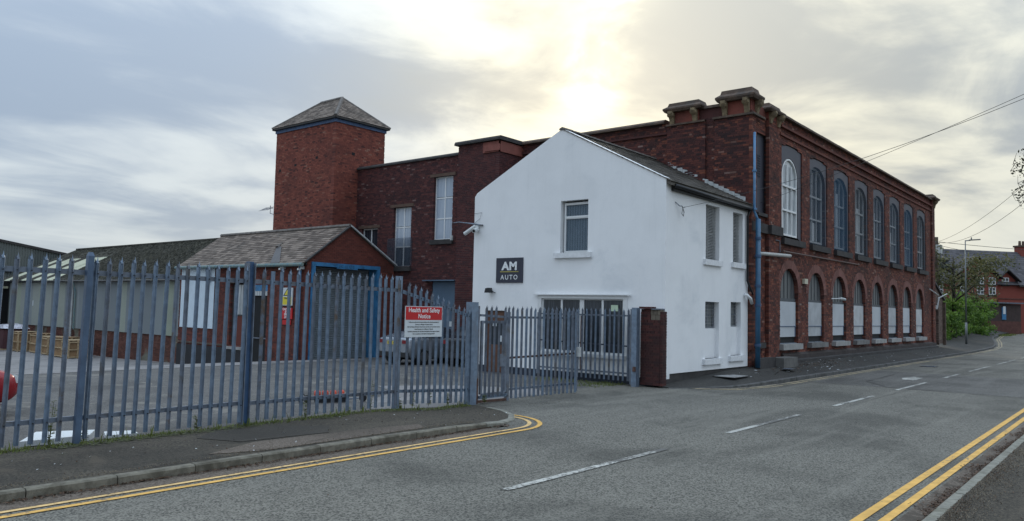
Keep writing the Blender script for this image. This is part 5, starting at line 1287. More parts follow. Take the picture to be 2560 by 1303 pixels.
# gate posts
gp = empty('gate_post', (12.55, 11.36, 0), 'left steel gate post at the end of the pavement', 'gate post', 'steel posts of the yard gates')
q = MB(); q.box(12.42, 12.44, FY - .08, FY + .10, -.05, 2.20); q.box(12.44, 12.60, FY - .08, FY - .06, -.05, 2.20); q.box(12.60, 12.62, FY - .08, FY + .10, -.05, 2.20); q.box(12.44, 12.60, FY - .06, FY + .10, 2.17, 2.19); q.build('column', M_galv, gp)
q = MB(); q.box(12.66, 12.74, FY - .02, FY + .08, .55, 2.12); q.build('hinge_stile', M_galvd, gp)
q = MB(); q.box(12.66, 12.74, FY - .02, FY + .08, -.02, .55); q.build('rusty_stub', M_rust, gp)
gp2 = empty('gate_post', (19.15, 11.15, 0), 'right steel gate post in front of the short brick wall', 'gate post', 'steel posts of the yard gates')
q = MB(); q.box(19.02, 19.20, 11.10, 11.26, -.02, 2.19); q.build('column', M_galv, gp2)
q = MB(); q.box(19.06, 19.16, 11.262, 11.33, .05, 2.15); q.build('hinge_stile', M_galvd, gp2)
q = MB(); q.tube([(19.0, 11.16, .42), (19.02, 11.16, .55)], .05, 6); q.build('rust_patch_hinge', M_rust, gp2)
# gate leaf 1 with wicket
g1 = empty('gate_leaf', (14.5, FY, .05), 'left palisade gate leaf with a small wicket gate swung half open', 'gate', 'palisade gate leaves')
S_g = [stave_mesh(2.12, M_galvd, .062), stave_mesh(2.10, M_galv, .062)]; S_g2 = stave_mesh(1.66, M_galvd, .055, head=False); S_cr = stave_mesh(.42, M_galvd, .055)
xx = 13.86; k = 0
while xx < 16.28:
    put(S_g[k % 2], g1, (xx, FY - .03 - (xx - 13.8) * .06, .04 + U(-.01, .01)), (0, U(-.004, .004), U(-.04, .04))); xx += .156; k += 1
yb = lambda x: FY - (x - 12.8) * .06 * (x > 13.7)
for z_, hh in ((1.88, .05), (.25, .05)):
    q = MB(); q.bar((13.74, FY - .0, z_), (16.28, yb(16.28) + .09, z_ + .0), .03, hh); q.build('rail', M_galvd, g1)
q = MB(); q.bar((12.76, FY, 1.92), (13.74, FY, 1.88), .03, .05); q.build('rail', M_galvd, g1)
q = MB(); q.bar((13.78, FY - .0, .96), (16.28, yb(16.28) + .09, 1.0), .02, .045); q.build('rail', M_rust, g1)
q = MB(); q.box(16.24, 16.30, yb(16.28) + .04, yb(16.28) + .10, .06, 2.0); q.build('stile', M_galvd, g1)
q = MB(); q.box(16.20, 16.32, yb(16.28) - .05, yb(16.28) + .03, .92, 1.16); q.build('latch', M_lead, g1)
q = MB(); q.box(13.70, 13.78, FY - .03, FY + .05, .0, 2.0); q.build('stile', M_galvd, g1)
for xx in (12.95, 13.12, 13.28, 13.60, 13.72): put(S_cr, g1, (xx, FY - .03, 1.74), (0, 0, 0))
wk = MB()
for b in ((12.80, 12.86, 0.2, 1.80), (13.62, 13.69, .2, 1.80)): wk.box(b[0], b[1], FY - .03, FY + .02, b[2], b[3])
wk.box(12.86, 13.62, FY - .03, FY + .02, 1.74, 1.80); wk.box(12.86, 13.62, FY - .03, FY + .02, .16, .22)
wk = wk.build('wicket_frame', M_galvd, g1)
for xx in (12.94, 13.08, 13.22, 13.38, 13.52): 
    o = put(S_g2, g1, (xx, FY - .04, .14)); 
q = MB(); q.box(13.40, 13.60, FY - .06, FY - .032, .78, 1.06); q.build('lock_plate', M_galvd, g1)
q = MB(); q.bar((12.70, FY, .05), (13.74, FY, .03), .05, .05); q.build('ground_bar', M_rust, g1)
q = MB()
for k in range(16): q.box(12.78 + k * .06, 12.80 + k * .06, FY - .035, FY + .02, .12, .17)
q.box(12.74, 13.74, FY - .03, FY + .015, .10, .12); q.build('kick_rail', M_galv, g1)
# gate leaf 2, folded back against the white wall
g2 = empty('gate_leaf', (19.1, 12.9, .1), 'right palisade gate leaf folded back against the white building', 'gate', 'palisade gate leaves')
S_g3 = [stave_mesh(2.06, M_galvd, .062), stave_mesh(2.04, M_galv, .062)]
yy = 11.42; k = 0
while yy < 14.6:
    put(S_g3[k % 2], g2, (19.10 + U(-.004, .004), yy, .13), (0, U(-.004, .004) + .004, -math.pi / 2 + U(-.04, .04))); yy += .156; k += 1
for z_ in (1.96, .34):
    q = MB(); q.bar((19.14, 11.34, z_), (19.14, 14.62, z_), .03, .045); q.build('rail', M_galvd, g2)
q = MB(); q.bar((19.14, 11.34, 1.10), (19.14, 14.62, 1.16), .02, .04); q.build('rail', M_plinth, g2)
q = MB(); q.box(19.12, 19.17, 13.0, 13.05, .34, 1.93); q.build('stile', M_rust, g2)
q = MB(); q.box(19.12, 19.17, 14.6, 14.66, .13, 2.0); q.build('stile', M_galvd, g2)
q = MB(); q.box(19.11, 19.17, 11.33, 11.39, .13, 2.0); q.build('stile', M_galvd, g2)

# ------------------------------------------------------------------ cars
def interp(keys, n):
    ks = np.array(keys, dtype=float); t = np.linspace(0, len(ks) - 1, n); o = []
    for tt in t:
        i = int(min(tt, len(ks) - 2)); f = tt - i
        p0, p1, p2, p3 = ks[max(i - 1, 0)], ks[i], ks[i + 1], ks[min(i + 2, len(ks) - 1)]
        o.append(.5 * ((2 * p1) + (-p0 + p2) * f + (2 * p0 - 5 * p1 + 4 * p2 - p3) * f * f + (-p0 + 3 * p1 - 3 * p2 + p3) * f ** 3))
    return o
def car(name, loc, rz, label, paint, tall=0., group=None, sx=1., plate=True):
    e = empty(name, loc, label, 'car', group, rz=rz, local=True); e.scale = (sx, 1, 1)
    # stations: x, halfwidth, z sill, z belt, z roof, roof halfwidth   (front at +x)
    st = [(-2.22, .60, .42, .80, .84, .50), (-2.20, .80, .32, .95, 1.00, .62), (-1.95, .88, .25, 1.00, 1.06, .60), (-1.45, .90, .22, 1.01, 1.22 + tall * .6, .56), (-.85, .91, .20, .99, 1.40 + tall, .55), (-.1, .91, .20, .97, 1.44 + tall, .57),
          (.45, .91, .20, .96, 1.38 + tall, .56), (1.05, .90, .20, .95, 1.06 + tall * .3, .62), (1.5, .89, .22, .86, .92, .64), (2.0, .84, .26, .74, .78, .6), (2.18, .70, .36, .62, .64, .5), (2.22, .55, .42, .56, .57, .42)]
    N = 34; S = interp(st, N); body = MB(); gl_ = MB(); prof = []
    for s_ in S:
        x, hw, z0, zb_, zr, rw = s_
        zb_ = min(zb_, zr - .02)
        prof.append([(x, hw * .80, z0), (x, hw * .97, z0 + .05), (x, hw * 1.0, (z0 + zb_) * .5), (x, hw * .985, zb_ - .10), (x, hw * .94, zb_), (x, rw + (hw * .94 - rw) * .38, zb_ + (zr - zb_) * .62), (x, rw, zr - .03 * (zr - zb_ > .1)), (x, rw * .5, zr), (x, 0, zr + .012)])
    n = len(prof[0])
    for sgn in (1, -1):
        vs = [(p[0], p[1] * sgn, p[2]) for r_ in prof for p in r_]
        fb, fg = [], []
        for i in range(N - 1):
            for j in range(n - 1):
                f_ = (i * n + j, i * n + j + 1, (i + 1) * n + j + 1, (i + 1) * n + j)
                h_ = S[i][4] - S[i][3]; x = S[i][0]
                side = j in (4, 5) and h_ > .2 and -1.7 < x < .95
                scr = j >= 6 and (.42 < x < 1.1 or -1.62 < x < -.98)
                (fg if side or scr else fb).append(f_)
        body.add(vs, fb); gl_.add(vs, fg)
    for k in (0, N - 1):
        r_ = prof[k]; vs = [(p[0], p[1], p[2]) for p in r_] + [(p[0], -p[1], p[2]) for p in reversed(r_)]
        body.add(vs, [tuple(range(len(vs)))])
    body.add([(x_, y_, .21) for x_, y_ in ((-2.0, -.75), (2.0, -.75), (2.0, .75), (-2.0, .75))], [(0, 1, 2, 3)])
    body.build('body', paint, e, smooth=True); gl_.build('window', M_glass, e, smooth=True)
    for x in (-1.38, 1.36):
        for sgn in (1, -1):
            q = MB(); q.tube([(x, sgn * .70, .32), (x, sgn * .90, .32)], .32, 18); wl = q.build('wheel', M_tyre, e)
            q = MB(); q.tube([(x, sgn * .885, .32), (x, sgn * .912, .32)], .215, 14)
            q.build('rim', M_rim, wl)
            arch = MB(); arch.tube([(x, sgn * .60, .33), (x, sgn * .895, .33)], .37, 18); arch.build('wheel_arch', M_black, e)
    for sgn in (1, -1):
        q = MB(); q.box(-2.245, -2.12, sgn * .52 if sgn > 0 else -.80, .80 if sgn > 0 else -.52, .80, .93); q.build('tail_light', M_tail, e)
        q = MB(); q.box(2.03, 2.17, sgn * .50 if sgn > 0 else -.74, .74 if sgn > 0 else -.50, .58, .70); q.build('headlight', M_lampw, e)
        q = MB(); q.box(.55, .72, sgn * .92 if sgn > 0 else -1.06, 1.06 if sgn > 0 else -.92, .98, 1.10); q.build('wing_mirror', paint, e)
    q = MB(); q.box(-2.26, -2.10, -.82, .82, .30, .48); q.build('bumper', M_black, e)
    if not plate: return e
    q = MB(); q.box(-2.262, -2.24, -.27, .27, .76, .88); pl = q.build('number_plate', M_plate, e)
    text('CH    AW', .105, M_txtk, pl, (-2.265, 0, .82), (0, -1, 0), UPV, bold=.002, depth=.001)
    return e
car('saloon_car', (21.95, 22.05, gz(20, 22)), rad(0), 'silver grey saloon car seen from behind right of the blue framed roller door', M_silver, sx=.92)
car('black_car', (22.35, 19.45, gz(22, 19)), rad(3), 'black car parked behind the Health and Safety notice against the brick pier', M_blackcar, tall=.18, sx=.8, plate=False)
rc = car('red_car', (3.05, 16.2, 0), rad(-3), 'red car at the far left edge with only its front corner in view', M_redcar)

# ------------------------------------------------------------------ crates, pallet goods
CG = 'wooden crates stacked by the cladding shed'
def crate(loc, rz, sx, sy, sz, label, lid=M_card):
    e = empty('wooden_crate', loc, label, 'crate', CG, rz=rz, local=True)
    q = MB(); q.box(-sx / 2 + .04, sx / 2 - .04, -sy / 2 + .04, sy / 2 - .04, .1, sz - .03); q.build('contents', M_card, e)
    for a in (-1, 0, 1):
        for b in (-1, 1):
            q = MB(); q.box(a * (sx / 2 - .04) - .04, a * (sx / 2 - .04) + .04, b * sy / 2 - .03, b * sy / 2 + .03, 0, sz); q.build('upright', M_crate, e)
    for z_ in (.08, sz * .5, sz - .08):
        for b in (-1, 1):
            q = MB(); q.box(-sx / 2, sx / 2, b * (sy / 2 + .005) - .03, b * (sy / 2 + .005) + .03, z_ - .035, z_ + .035); q.build('batten', M_crate, e)
        for a in (-1, 1):
            q = MB(); q.box(a * (sx / 2 + .005) - .03, a * (sx / 2 + .005) + .03, -sy / 2, sy / 2, z_ - .03, z_ + .03); q.build('batten', M_crate, e)
    q = MB(); q.box(-sx / 2, sx / 2, -sy / 2, sy / 2, sz, sz + .04); q.build('lid', lid, e)
for k, (px_, py_, s_, lb) in enumerate((
        (17.9, 45.3, (1.0, .9, .95), 'pale pine crate at the right end of the row beside the square fence post'),
        (17.95, 46.6, (1.0, 1.1, 1.05), 'tallest pale pine crate, second from the right in the row by the cladding shed'),
        (18.1, 48.6, (1.0, 1.0, 1.0), 'pine crate in the middle of the row in front of the drainpipe'),
        (18.2, 50.6, (1.0, 1.1, 1.1), 'pine crate with a loose cardboard lid left of the middle of the row'),
        (17.9, 52.5, (1.0, .9, 1.15), 'pine crate with a side ledge beside the plastic wrapped pallet'),
        (15.8, 53.3, (1.2, 1.6, 1.0), 'wide wooden crate with dark gaps at the far left edge of the yard'))):
    crate((px_, py_, gz(px_, py_)), rad(U(-8, 8)), *s_, lb, M_crate if k % 2 == 0 else M_card)
wp = empty('wrapped_pallet', (17.8, 54.6, gz(17, 54)), 'maroon goods on a pallet under white plastic wrap behind the crates', 'pallet')
q = MB(); q.box(17.2, 18.5, 53.9, 55.7, gz(17, 54) + .1, gz(17, 54) + 1.25); q.build('goods', M_maroon, wp)
q = MB(); q.add([(17.1, 53.8, .22), (18.6, 53.8, .20), (18.6, 55.8, .25), (17.1, 55.8, .2), (17.3, 54.2, .45), (18.4, 54.1, .42), (18.4, 55.6, .5), (17.3, 55.5, .4)], [(0, 1, 5, 4), (1, 2, 6, 5), (2, 3, 7, 6), (3, 0, 4, 7), (4, 5, 6, 7)]); q.build('plastic_wrap', M_wrap, wp)
q = MB(); q.box(17.2, 18.5, 53.9, 55.7, gz(17, 54), gz(17, 54) + .1); q.build('pallet', M_crate, wp)
# orange-red lights on a black trolley behind the fence
tr = empty('towing_trolley', (10.3, 13.7, 0), 'low black trolley frame carrying four orange red drums lying behind the fence', 'trolley', rz=rad(-28), local=True); tr.scale = (.62, .62, .62)
for k in range(4):
    q = MB(); x = -.02 + k * .27
    q.tube([(x - .10, 0, .30), (x - .06, 0, .30), (x + .06, 0, .30), (x + .10, 0, .30)], [.09, .12, .12, .09], 10); q.build('drum', M_orange, tr)
q = MB(); q.box(-.1, 1.0, -.1, .1, .02, .17); q.build('chassis', M_black, tr)
q = MB(); q.tube([(-.62, 0, .02), (-.60, 0, .24), (-.48, 0, .30), (-.42, 0, .24), (-.40, 0, .02)], .02, 6); q.tube([(-.1, 0, .1), (-.5, 0, .12)], .02, 6); q.build('handle', M_black, tr)
for x in (-.35, 1.55):
    q = MB(); q.tube([(x, -.05, .13), (x, .05, .13)], .13, 14); q.build('wheel', M_tyre, tr)
q = MB(); q.tube([(1.0, 0, .1), (1.55, 0, .13)], .025, 6); q.build('draw_bar', M_galvd, tr)
# white sheet litter behind the fence
q = MB(); q.add([(4.1, 12.0, .03), (4.95, 11.85, .03), (5.15, 12.15, .03), (4.5, 12.55, .04), (4.1, 12.0, .10), (4.95, 11.85, .12), (5.15, 12.15, .14), (4.5, 12.55, .13)], [(3, 2, 1, 0), (4, 5, 6, 7), (0, 1, 5, 4), (1, 2, 6, 5), (2, 3, 7, 6), (3, 0, 4, 7)])
q.build('polystyrene_sheet', M_poly, None, 'broken white polystyrene sheet lying on the ground behind the fence', 'sheet')
q = MB(); q.add([(5.2, 11.9, .03), (5.65, 11.85, .03), (5.7, 12.1, .03), (5.3, 12.2, .03), (5.2, 11.9, .08), (5.65, 11.85, .07), (5.7, 12.1, .08), (5.3, 12.2, .09)], [(4, 5, 6, 7), (0, 1, 5, 4), (1, 2, 6, 5), (2, 3, 7, 6), (3, 0, 4, 7)])
q.build('polystyrene_scrap', M_poly, None, 'small pale scrap right of the white polystyrene sheet', 'scrap')

# ------------------------------------------------------------------ vegetation
def leaf_cloud(mb, c, r, n, size, flat=.0, shell=.5):
    c = Vector(c)
    for _ in range(n):
        d = Vector((random.gauss(0, 1), random.gauss(0, 1), random.gauss(0, 1))).normalized()
        q = c + Vector((d.x * r[0], d.y * r[1], d.z * r[2])) * (shell + (1 - shell) * R()) 
        a = Vector((random.gauss(0, 1), random.gauss(0, 1), random.gauss(0, 1) * (1 - flat))).normalized(); b = a.orthogonal().normalized()
        b = (b * math.cos(R() * 6.3) + a.cross(b) * math.sin(R() * 6.3)).normalized(); s_ = size * U(.6, 1.3)
        u_ = a.cross(b) * s_ * .5; v_ = b * s_
        mb.add([q - v_, q + u_, q + v_, q - u_], [(0, 1, 2, 3)], min(1, max(0, R() * .7 + .3 * d.z)))
def blade(mb, x, y, z_, h, w_, dx, dy):
    t = R(); mx_, my_ = x + dx * .4, y + dy * .4
    a = U(0, 6.3); cx, cy = math.cos(a) * w_, math.sin(a) * w_
    mb.add([(x - cx, y - cy, z_), (x + cx, y + cy, z_), (mx_ + cx * .7, my_ + cy * .7, z_ + h * .6), (mx_ - cx * .7, my_ - cy * .7, z_ + h * .6), (x + dx, y + dy, z_ + h)], [(0, 1, 2, 3), (3, 2, 4)], t)
# weed strip at the fence foot
mb = MB()
for k in range(5200):
    x = U(2.2, 12.35); y = 11.26 + random.gauss(0, .08) ; dens = .5 + .5 * math.sin(x * 2.7) * math.sin(x * 1.1 + 1)
    if R() > .35 + .65 * dens: continue
    h = U(.015, .05) * (1 + 2.2 * (R() < .06)); blade(mb, x, y, pz_left(x) - .01, h, .009, U(-.05, .05), U(-.05, .05))
mb.build('fence_grass', M_weed, kind='stuff', recalc=False)
mb = MB()
for k in range(2600):
    x = U(2.2, 12.2); y = 11.14 + random.gauss(0, .08); s_ = U(.01, .03)
    if math.sin(x * 3.1) + math.sin(x * 1.3) < -.3: continue
    zz = pz_left(x) + .004; a = U(0, 6)
    mb.add([(x + math.cos(a + t) * s_, y + math.sin(a + t) * s_, zz + .008 * R()) for t in (0, 1.6, 3.1, 4.7)], [(0, 1, 2, 3)], R())
mb.build('moss_patches', M_moss2, kind='stuff', recalc=False)
def weed(x, y, z_, h, n, label, grp='tall weeds growing along the fence'):
    e = empty('weed_plant', (x, y, z_), label, 'weed', grp)
    s_ = MB(); L = MB()
    for k in range(3):
        dx, dy = U(-.12, .12) * h, U(-.12, .12) * h; hh = h * U(.7, 1)
        s_.tube([(x, y, z_), (x + dx * .5, y + dy * .5, z_ + hh * .6), (x + dx, y + dy, z_ + hh)], [.006, .004, .002], 4)
        for j in range(n):
            t = U(.1, 1); px_, py_, pz_ = x + dx * t, y + dy * t, z_ + hh * t; a = U(0, 6.3); l = U(.03, .07)
            L.add([(px_, py_, pz_), (px_ + math.cos(a - .35) * l * .6, py_ + math.sin(a - .35) * l * .6, pz_ + l * .25), (px_ + math.cos(a) * l, py_ + math.sin(a) * l, pz_ + l * .1), (px_ + math.cos(a + .35) * l * .6, py_ + math.sin(a + .35) * l * .6, pz_ + l * .25)], [(0, 1, 2, 3)], R())
    s_.build('stem', M_weed, e); L.build('leaves', M_weed, e, recalc=False)
for x, y, h, n, lb in ((4.33, 11.62, .75, 26, 'tall brown green weed behind the fence beside the white polystyrene sheet'), (4.75, 11.55, .35, 14, 'short weed in front of the white polystyrene sheet'),
                       (6.4, 11.5, .3, 18, 'low weed left of the blue painted fence post'), (8.4, 11.5, .45, 16, 'weed in front of the trolley with orange drums'),
                       (9.9, 11.55, .75, 12, 'thin upright weed just left of the fence post beside the notice'), (11.0, 11.55, .40, 26, 'bushy green weed under the left half of the notice'),
                       (11.5, 11.6, .34, 26, 'bright green weed under the right half of the notice'), (11.95, 11.5, .32, 26, 'bright green weed clump left of the gate post'),
                       (12.8, 11.2, .18, 20, 'small weed at the foot of the left gate post'), (9.3, 11.45, .22, 18, 'low weed below the trolley with orange drums'), (10.6, 11.5, .25, 22, 'green weed at the foot of the post left of the notice')):
    weed(x, y, .03, h, n, lb)
mb = MB()
for k in range(900):
    x = U(17.8, 19.4); y = U(11.6, 14.4) if R() < .7 else U(11.6, 12.4); 
    if x < 18.6 and R() < .6: continue
    blade(mb, x, y, .0, U(.03, .09), .008, U(-.05, .05), U(-.05, .05))
for k in range(500):
    x = U(21.5, 23.7); y = U(20.2, 20.45) ; blade(mb, x, y, gz(x, y), U(.05, .25), .012, U(-.08, .08), U(-.08, .08))
mb.build('yard_weeds', M_weed, kind='stuff', recalc=False)
# fallen leaves and grit
mb = MB()
def litter(n, fx, fy, fz, s0=.012, s1=.035):
    for k in range(n):
        x = fx(); y = fy(x); a = U(0, 6.3); s_ = U(s0, s1); zz = fz(x, y) + .006
        mb.add([(x + math.cos(a + t) * s_ * (1 if i % 2 == 0 else .5), y + math.sin(a + t) * s_ * (1 if i % 2 == 0 else .5), zz + U(0, .02)) for i, t in enumerate((0, 1.57, 3.14, 4.71))], [(0, 1, 2, 3)], R())
def clump(x): return .5 + .5 * math.sin(x * 2.3) * math.cos(x * .9)
litter(5200, lambda: U(7, 24), lambda x: 1.81 + abs(random.gauss(0, .075)) * (.25 + 1.5 * clump(x * 1.9)) + .0, lambda x, y: .004, .008, .026)
litter(500, lambda: random.choice((9.0, 9.6, 11.4, 12.2, 13.5)) + random.gauss(0, .35), lambda x: 1.66 - abs(random.gauss(0, .14)), lambda x, y: .10, .004, .012)
litter(800, lambda: U(24, 60), lambda x: 1.80 + abs(random.gauss(0, .08)), lambda x, y: .004, .02, .05)
litter(1500, lambda: U(1.5, 10.8), lambda x: 8.94 - abs(random.gauss(0, .07)) * (.3 + 1.2 * clump(x * 1.7)), lambda x, y: .004, .008, .024)
litter(160, lambda: U(2, 12), lambda x: U(9.1, 11.2), lambda x, y: pz_left(x), .006, .016)
litter(120, lambda: U(0, 25), lambda x: U(2.5, 8.5), lambda x, y: .0, .006, .014)
litter(240, lambda: U(7, 20), lambda x: U(-.5, 1.6), lambda x, y: .10, .008, .02)
litter(350, lambda: random.gauss(30, 2.2), lambda x: min(10.2, 9.9 + random.gauss(0, .25)), lambda x, y: kz(x) + (wallz(x) - kz(x)) * (y - 9.05) / 1.5, .02, .06)
litter(250, lambda: U(24, 54), lambda x: U(9.1, 10.3), lambda x, y: kz(x) + (wallz(x) - kz(x)) * (y - 9.05) / 1.5, .015, .04)
mb.build('fallen_leaves', M_dead, kind='stuff', recalc=False)
mb = MB()
litter(60, lambda: random.gauss(30, 3), lambda x: min(10.2, 9.8 + random.gauss(0, .25)), lambda x, y: kz(x) + (wallz(x) - kz(x)) * (y - 9.05) / 1.5, .02, .07)
litter(40, lambda: U(2, 12), lambda x: U(9.1, 11.2), lambda x, y: pz_left(x), .008, .022)
litter(40, lambda: U(24, 54), lambda x: U(9.1, 10.3), lambda x, y: kz(x) + (wallz(x) - kz(x)) * (y - 9.05) / 1.5, .015, .04)
mb.build('pale_litter', M_poly, kind='stuff', recalc=False)
mb = MB()
litter(2600, lambda: random.choice((8.6, 9.3, 10.2, 11.2, 12.4, 14.0)) + random.gauss(0, .4), lambda x: 1.67 - abs(random.gauss(0, .16)), lambda x, y: .098, .004, .012)
litter(1800, lambda: U(1.5, 10.2), lambda x: 9.08 + abs(random.gauss(0, .10)), lambda x, y: pz_left(x) - .002, .003, .010)
mb.build('sandy_grit', simple('sandy_grit', (.19, .155, .11), .95), kind='stuff', recalc=False)
# trees by the far end of the factory
def tree(name, x, y, z0, h, label, mat, crown, nleaf, size, grp, trunk_r=.2, seed=1):
    random.seed(seed)
    e = empty(name, (x, y, z0), label, 'tree', grp)
    t_ = MB(); t_.tube([(x, y, z0 - .1), (x + U(-.1, .1), y, z0 + h * .3), (x + U(-.2, .2), y, z0 + h * .55), (x + U(-.3, .3), y, z0 + h * .85)], [trunk_r, trunk_r * .8, trunk_r * .5, .04], 8); t_.build('trunk', M_trunk, e, smooth=True)
    br = MB(); ends = []
    for k in range(11):
        zz = z0 + h * U(.32, .75); a = U(0, 6.3); l = h * U(.2, .42); p0 = Vector((x, y, zz)); p1 = p0 + Vector((math.cos(a) * l * .5, math.sin(a) * l * .5, l * .28)); p2 = p0 + Vector((math.cos(a) * l, math.sin(a) * l, l * U(.35, .8)))
        br.tube([p0, p1, p2], [trunk_r * .4, trunk_r * .22, .015], 5); ends += [p2, (p1 + p2) / 2]
    br.build('branches', M_trunk, e)
    L = MB()
    for c in ends: leaf_cloud(L, c, (crown, crown, crown * .6), nleaf // len(ends), size, shell=.15)
    L.build('crown', mat, e, recalc=False, kind='stuff')
TG = 'thin leaved trees beyond the factory'
tree('street_tree', 72.5, 12.6, .45, 8.0, 'olive leaved tree with dark trunk just left of the lamp post', M_leafo, 1.5, 2000, .12, TG, .22, 3)
tree('street_tree', 80.5, 13.0, .5, 7.8, 'olive brown tree behind the lamp post above the green bushes', M_leafo, 1.6, 1500, .13, TG, .24, 5)
tree('street_tree', 92, 14.2, .55, 7.0, 'thin pale tree in front of the red brick house right of the lamp post', M_leafo, 1.6, 450, .15, TG, .15, 8)
tree('street_tree', 69.5, 15.0, .45, 7.6, 'dark leaved tree half hidden behind the brick annex and utility pole', M_leafo, 1.6, 2400, .14, TG, .2, 9)
random.seed(21)
for k, (x, y, rx, h, lb) in enumerate(((66.5, 12.9, 2.0, 2.6, 'dark green lower bush right beside the brick annex'), (71.5, 12.6, 2.4, 3.6, 'large bright green bush left of the lamp post'),
                                       (77.5, 12.7, 2.6, 4.0, 'large bright green bush right of the lamp post'), (84.5, 12.4, 2.6, 3.9, 'bright green bush at the right end, in front of the low dark building'))):
    e = empty('green_bush', (x, y, .4), lb, 'bush', 'green bushes beyond the factory')
    L = MB()
    for j in range(26):
        c = (x + U(-1, 1) * rx, y + U(-.6, .9), .5 + h * (U(.05, 1.0) ** .8) * (1 - .25 * R()))
        leaf_cloud(L, c, (.8, .7, .55), 150, .12, shell=.2)
    L.build('foliage', M_leafb, e, recalc=False, kind='stuff')
    q = MB()
    for j in range(5): q.tube([(x + U(-.5, .5), y, .3), (x + U(-1, 1) * rx * .6, y + U(-.3, .3), h * .8)], [.04, .01], 4)
    q.build('stems', M_trunk, e)
# branch reaching in from a tree on the near pavement
e = empty('overhanging_tree', (20.5, -2.2, .1), 'near tree whose dark twigs hang in at the right edge of the photo', 'tree')
q = MB(); q.tube([(20.5, -2.2, 0), (20.4, -2.1, 3), (20.2, -1.8, 6), (20.1, -1.5, 8.5)], [.22, .18, .13, .05], 8); q.build('trunk', M_trunk, e, smooth=True)
q = MB(); L = MB(); ends = []
q.tube([(20.3, -1.9, 4.6), (19.5, .2, 5.1), (18.8, 1.6, 5.0)], [.07, .04, .018], 5)
def twig(a, b): q.tube([a, ((a[0] + b[0]) / 2, (a[1] + b[1]) / 2, (a[2] + b[2]) / 2 + .05), b], [.012, .008, .004], 4)
for b in ((18.5, 2.12, 5.25), (18.4, 2.16, 5.08), (18.6, 2.06, 4.85), (18.3, 2.13, 4.62), (18.5, 2.05, 4.50), (18.6, 1.95, 5.4)):
    twig((18.8, 1.6, 5.0), b); p = Vector(b)
    for j in range(4):
        o_ = Vector((U(-.15, .15), U(-.10, .02), U(-.15, .15))); q.tube([p, p + o_ * 1.2], [.005, .003], 3)
        leaf_cloud(L, p + o_ + Vector((0, -.10, 0)), (.12, .12, .12), 9, .035)
leaf_cloud(L, (18.8, 1.72, 5.0), (.5, .22, .5), 260, .04, shell=.1)
q.build('branches', M_trunk, e); L.build('leaves', M_leafd, e, recalc=False, kind='stuff')

# ------------------------------------------------------------------ right hand background
ax = empty('brick_annex', (56.5, 12, .5), 'small brown brick annex with roller shutter at the far end of the factory', 'annex')
ms = Masonry(ax, M_annex, M_mort_m, 200)
ms.wall('x', 10.72, 54.35, 58.0, .5, 4.6, holes=[(54.75, 56.6, .5, 3.0)], lim=lambda z_, a, b: (a, b - max(0, (z_ - 3.35)) * 2.2), tlo=.1)
ms.finish()
q = MB(); q.add([(54.3, 10.6, 4.78), (58.2, 10.6, 3.42), (58.2, 16, 3.42), (54.3, 16, 4.78), (54.3, 10.6, 4.68), (58.2, 10.6, 3.30), (58.2, 16, 3.30), (54.3, 16, 4.68)], [(0, 1, 2, 3), (0, 1, 5, 4), (1, 2, 6, 5), (7, 6, 5, 4)]); q.build('roof', M_slatef, ax)
box('side_wall', M_annex, ax, 57.8, 58.0, 10.95, 15.9, .4, 3.3)
shm = MB(); shm.px([(0, 0), (-.022, .02), (-.022, .07), (0, .09)], 54.8, 56.15); s4 = empty('roller_shutter', (55.4, 10.9, .5)); s4.parent = ax; s4.location = Vector((55.4, 10.9, .5)) - Vector(OFF[ax.name]); OFF[s4.name] = (55.4, 10.9, .5)
m3 = MB(); m3.v = [(v[0] - 55.4, v[1], v[2]) for v in shm.v]; m3.f = shm.f; m3.c = shm.c; sm = mesh_only(m3, 'slat', M_shutL)
for k in range(24):
    o = bpy.data.objects.new('slat', sm); COL.objects.link(o); o.parent = s4; o.location = (0, 0, .02 + k * .092)
box('shutter_box', M_lstone, ax, 54.78, 56.5, 10.76, 10.95, 2.72, 3.0); box('doorway', M_dark, ax, 56.16, 56.6, 10.95, 11, .5, 2.72)
box('inner', M_dark, ax, 54.7, 57.5, 10.94, 10.99, .5, 3.0)
q = MB(); q.bar((55.1, 10.45, 3.4), (57.6, 10.4, 3.75), .05, .05); q.build('lamp_arm', M_lead, ax)
q = MB(); q.bar((54.5, 10.4, 2.7), (55.1, 10.4, 3.4), .06, .05); q.build('awning_arm', M_lead, ax)
q = MB(); q.box(57.85, 58.05, 10.55, 10.72, .4, 3.2); q.build('corner_post', M_stone, ax)
# lamp post
lp_ = empty('lamp_post', (62.2, 10.07, .45), 'tall grey street lamp post in front of the green bushes', 'street lamp')
q = MB(); q.tube([(62.2, 10.07, .4), (62.2, 10.07, 1.9)], .075, 10); q.build('base', M_bsteel, lp_, smooth=True)
q = MB(); q.tube([(62.2, 10.07, 1.9), (62.28, 10.07, 7.65)], [.055, .035], 10); q.build('column', M_bsteel, lp_, smooth=True)
q = MB(); q.tube([(62.28, 10.07, 7.62), (62.32, 9.75, 7.64)], .04, 6); q.build('arm', M_bsteel, lp_)
q = MB(); q.bar((62.32, 9.85, 7.66), (62.36, 9.15, 7.68), .16, .07); q.tube([(62.32, 9.7, 7.7), (62.32, 9.7, 7.85)], .04, 6); q.build('lantern', M_bsteel, lp_)
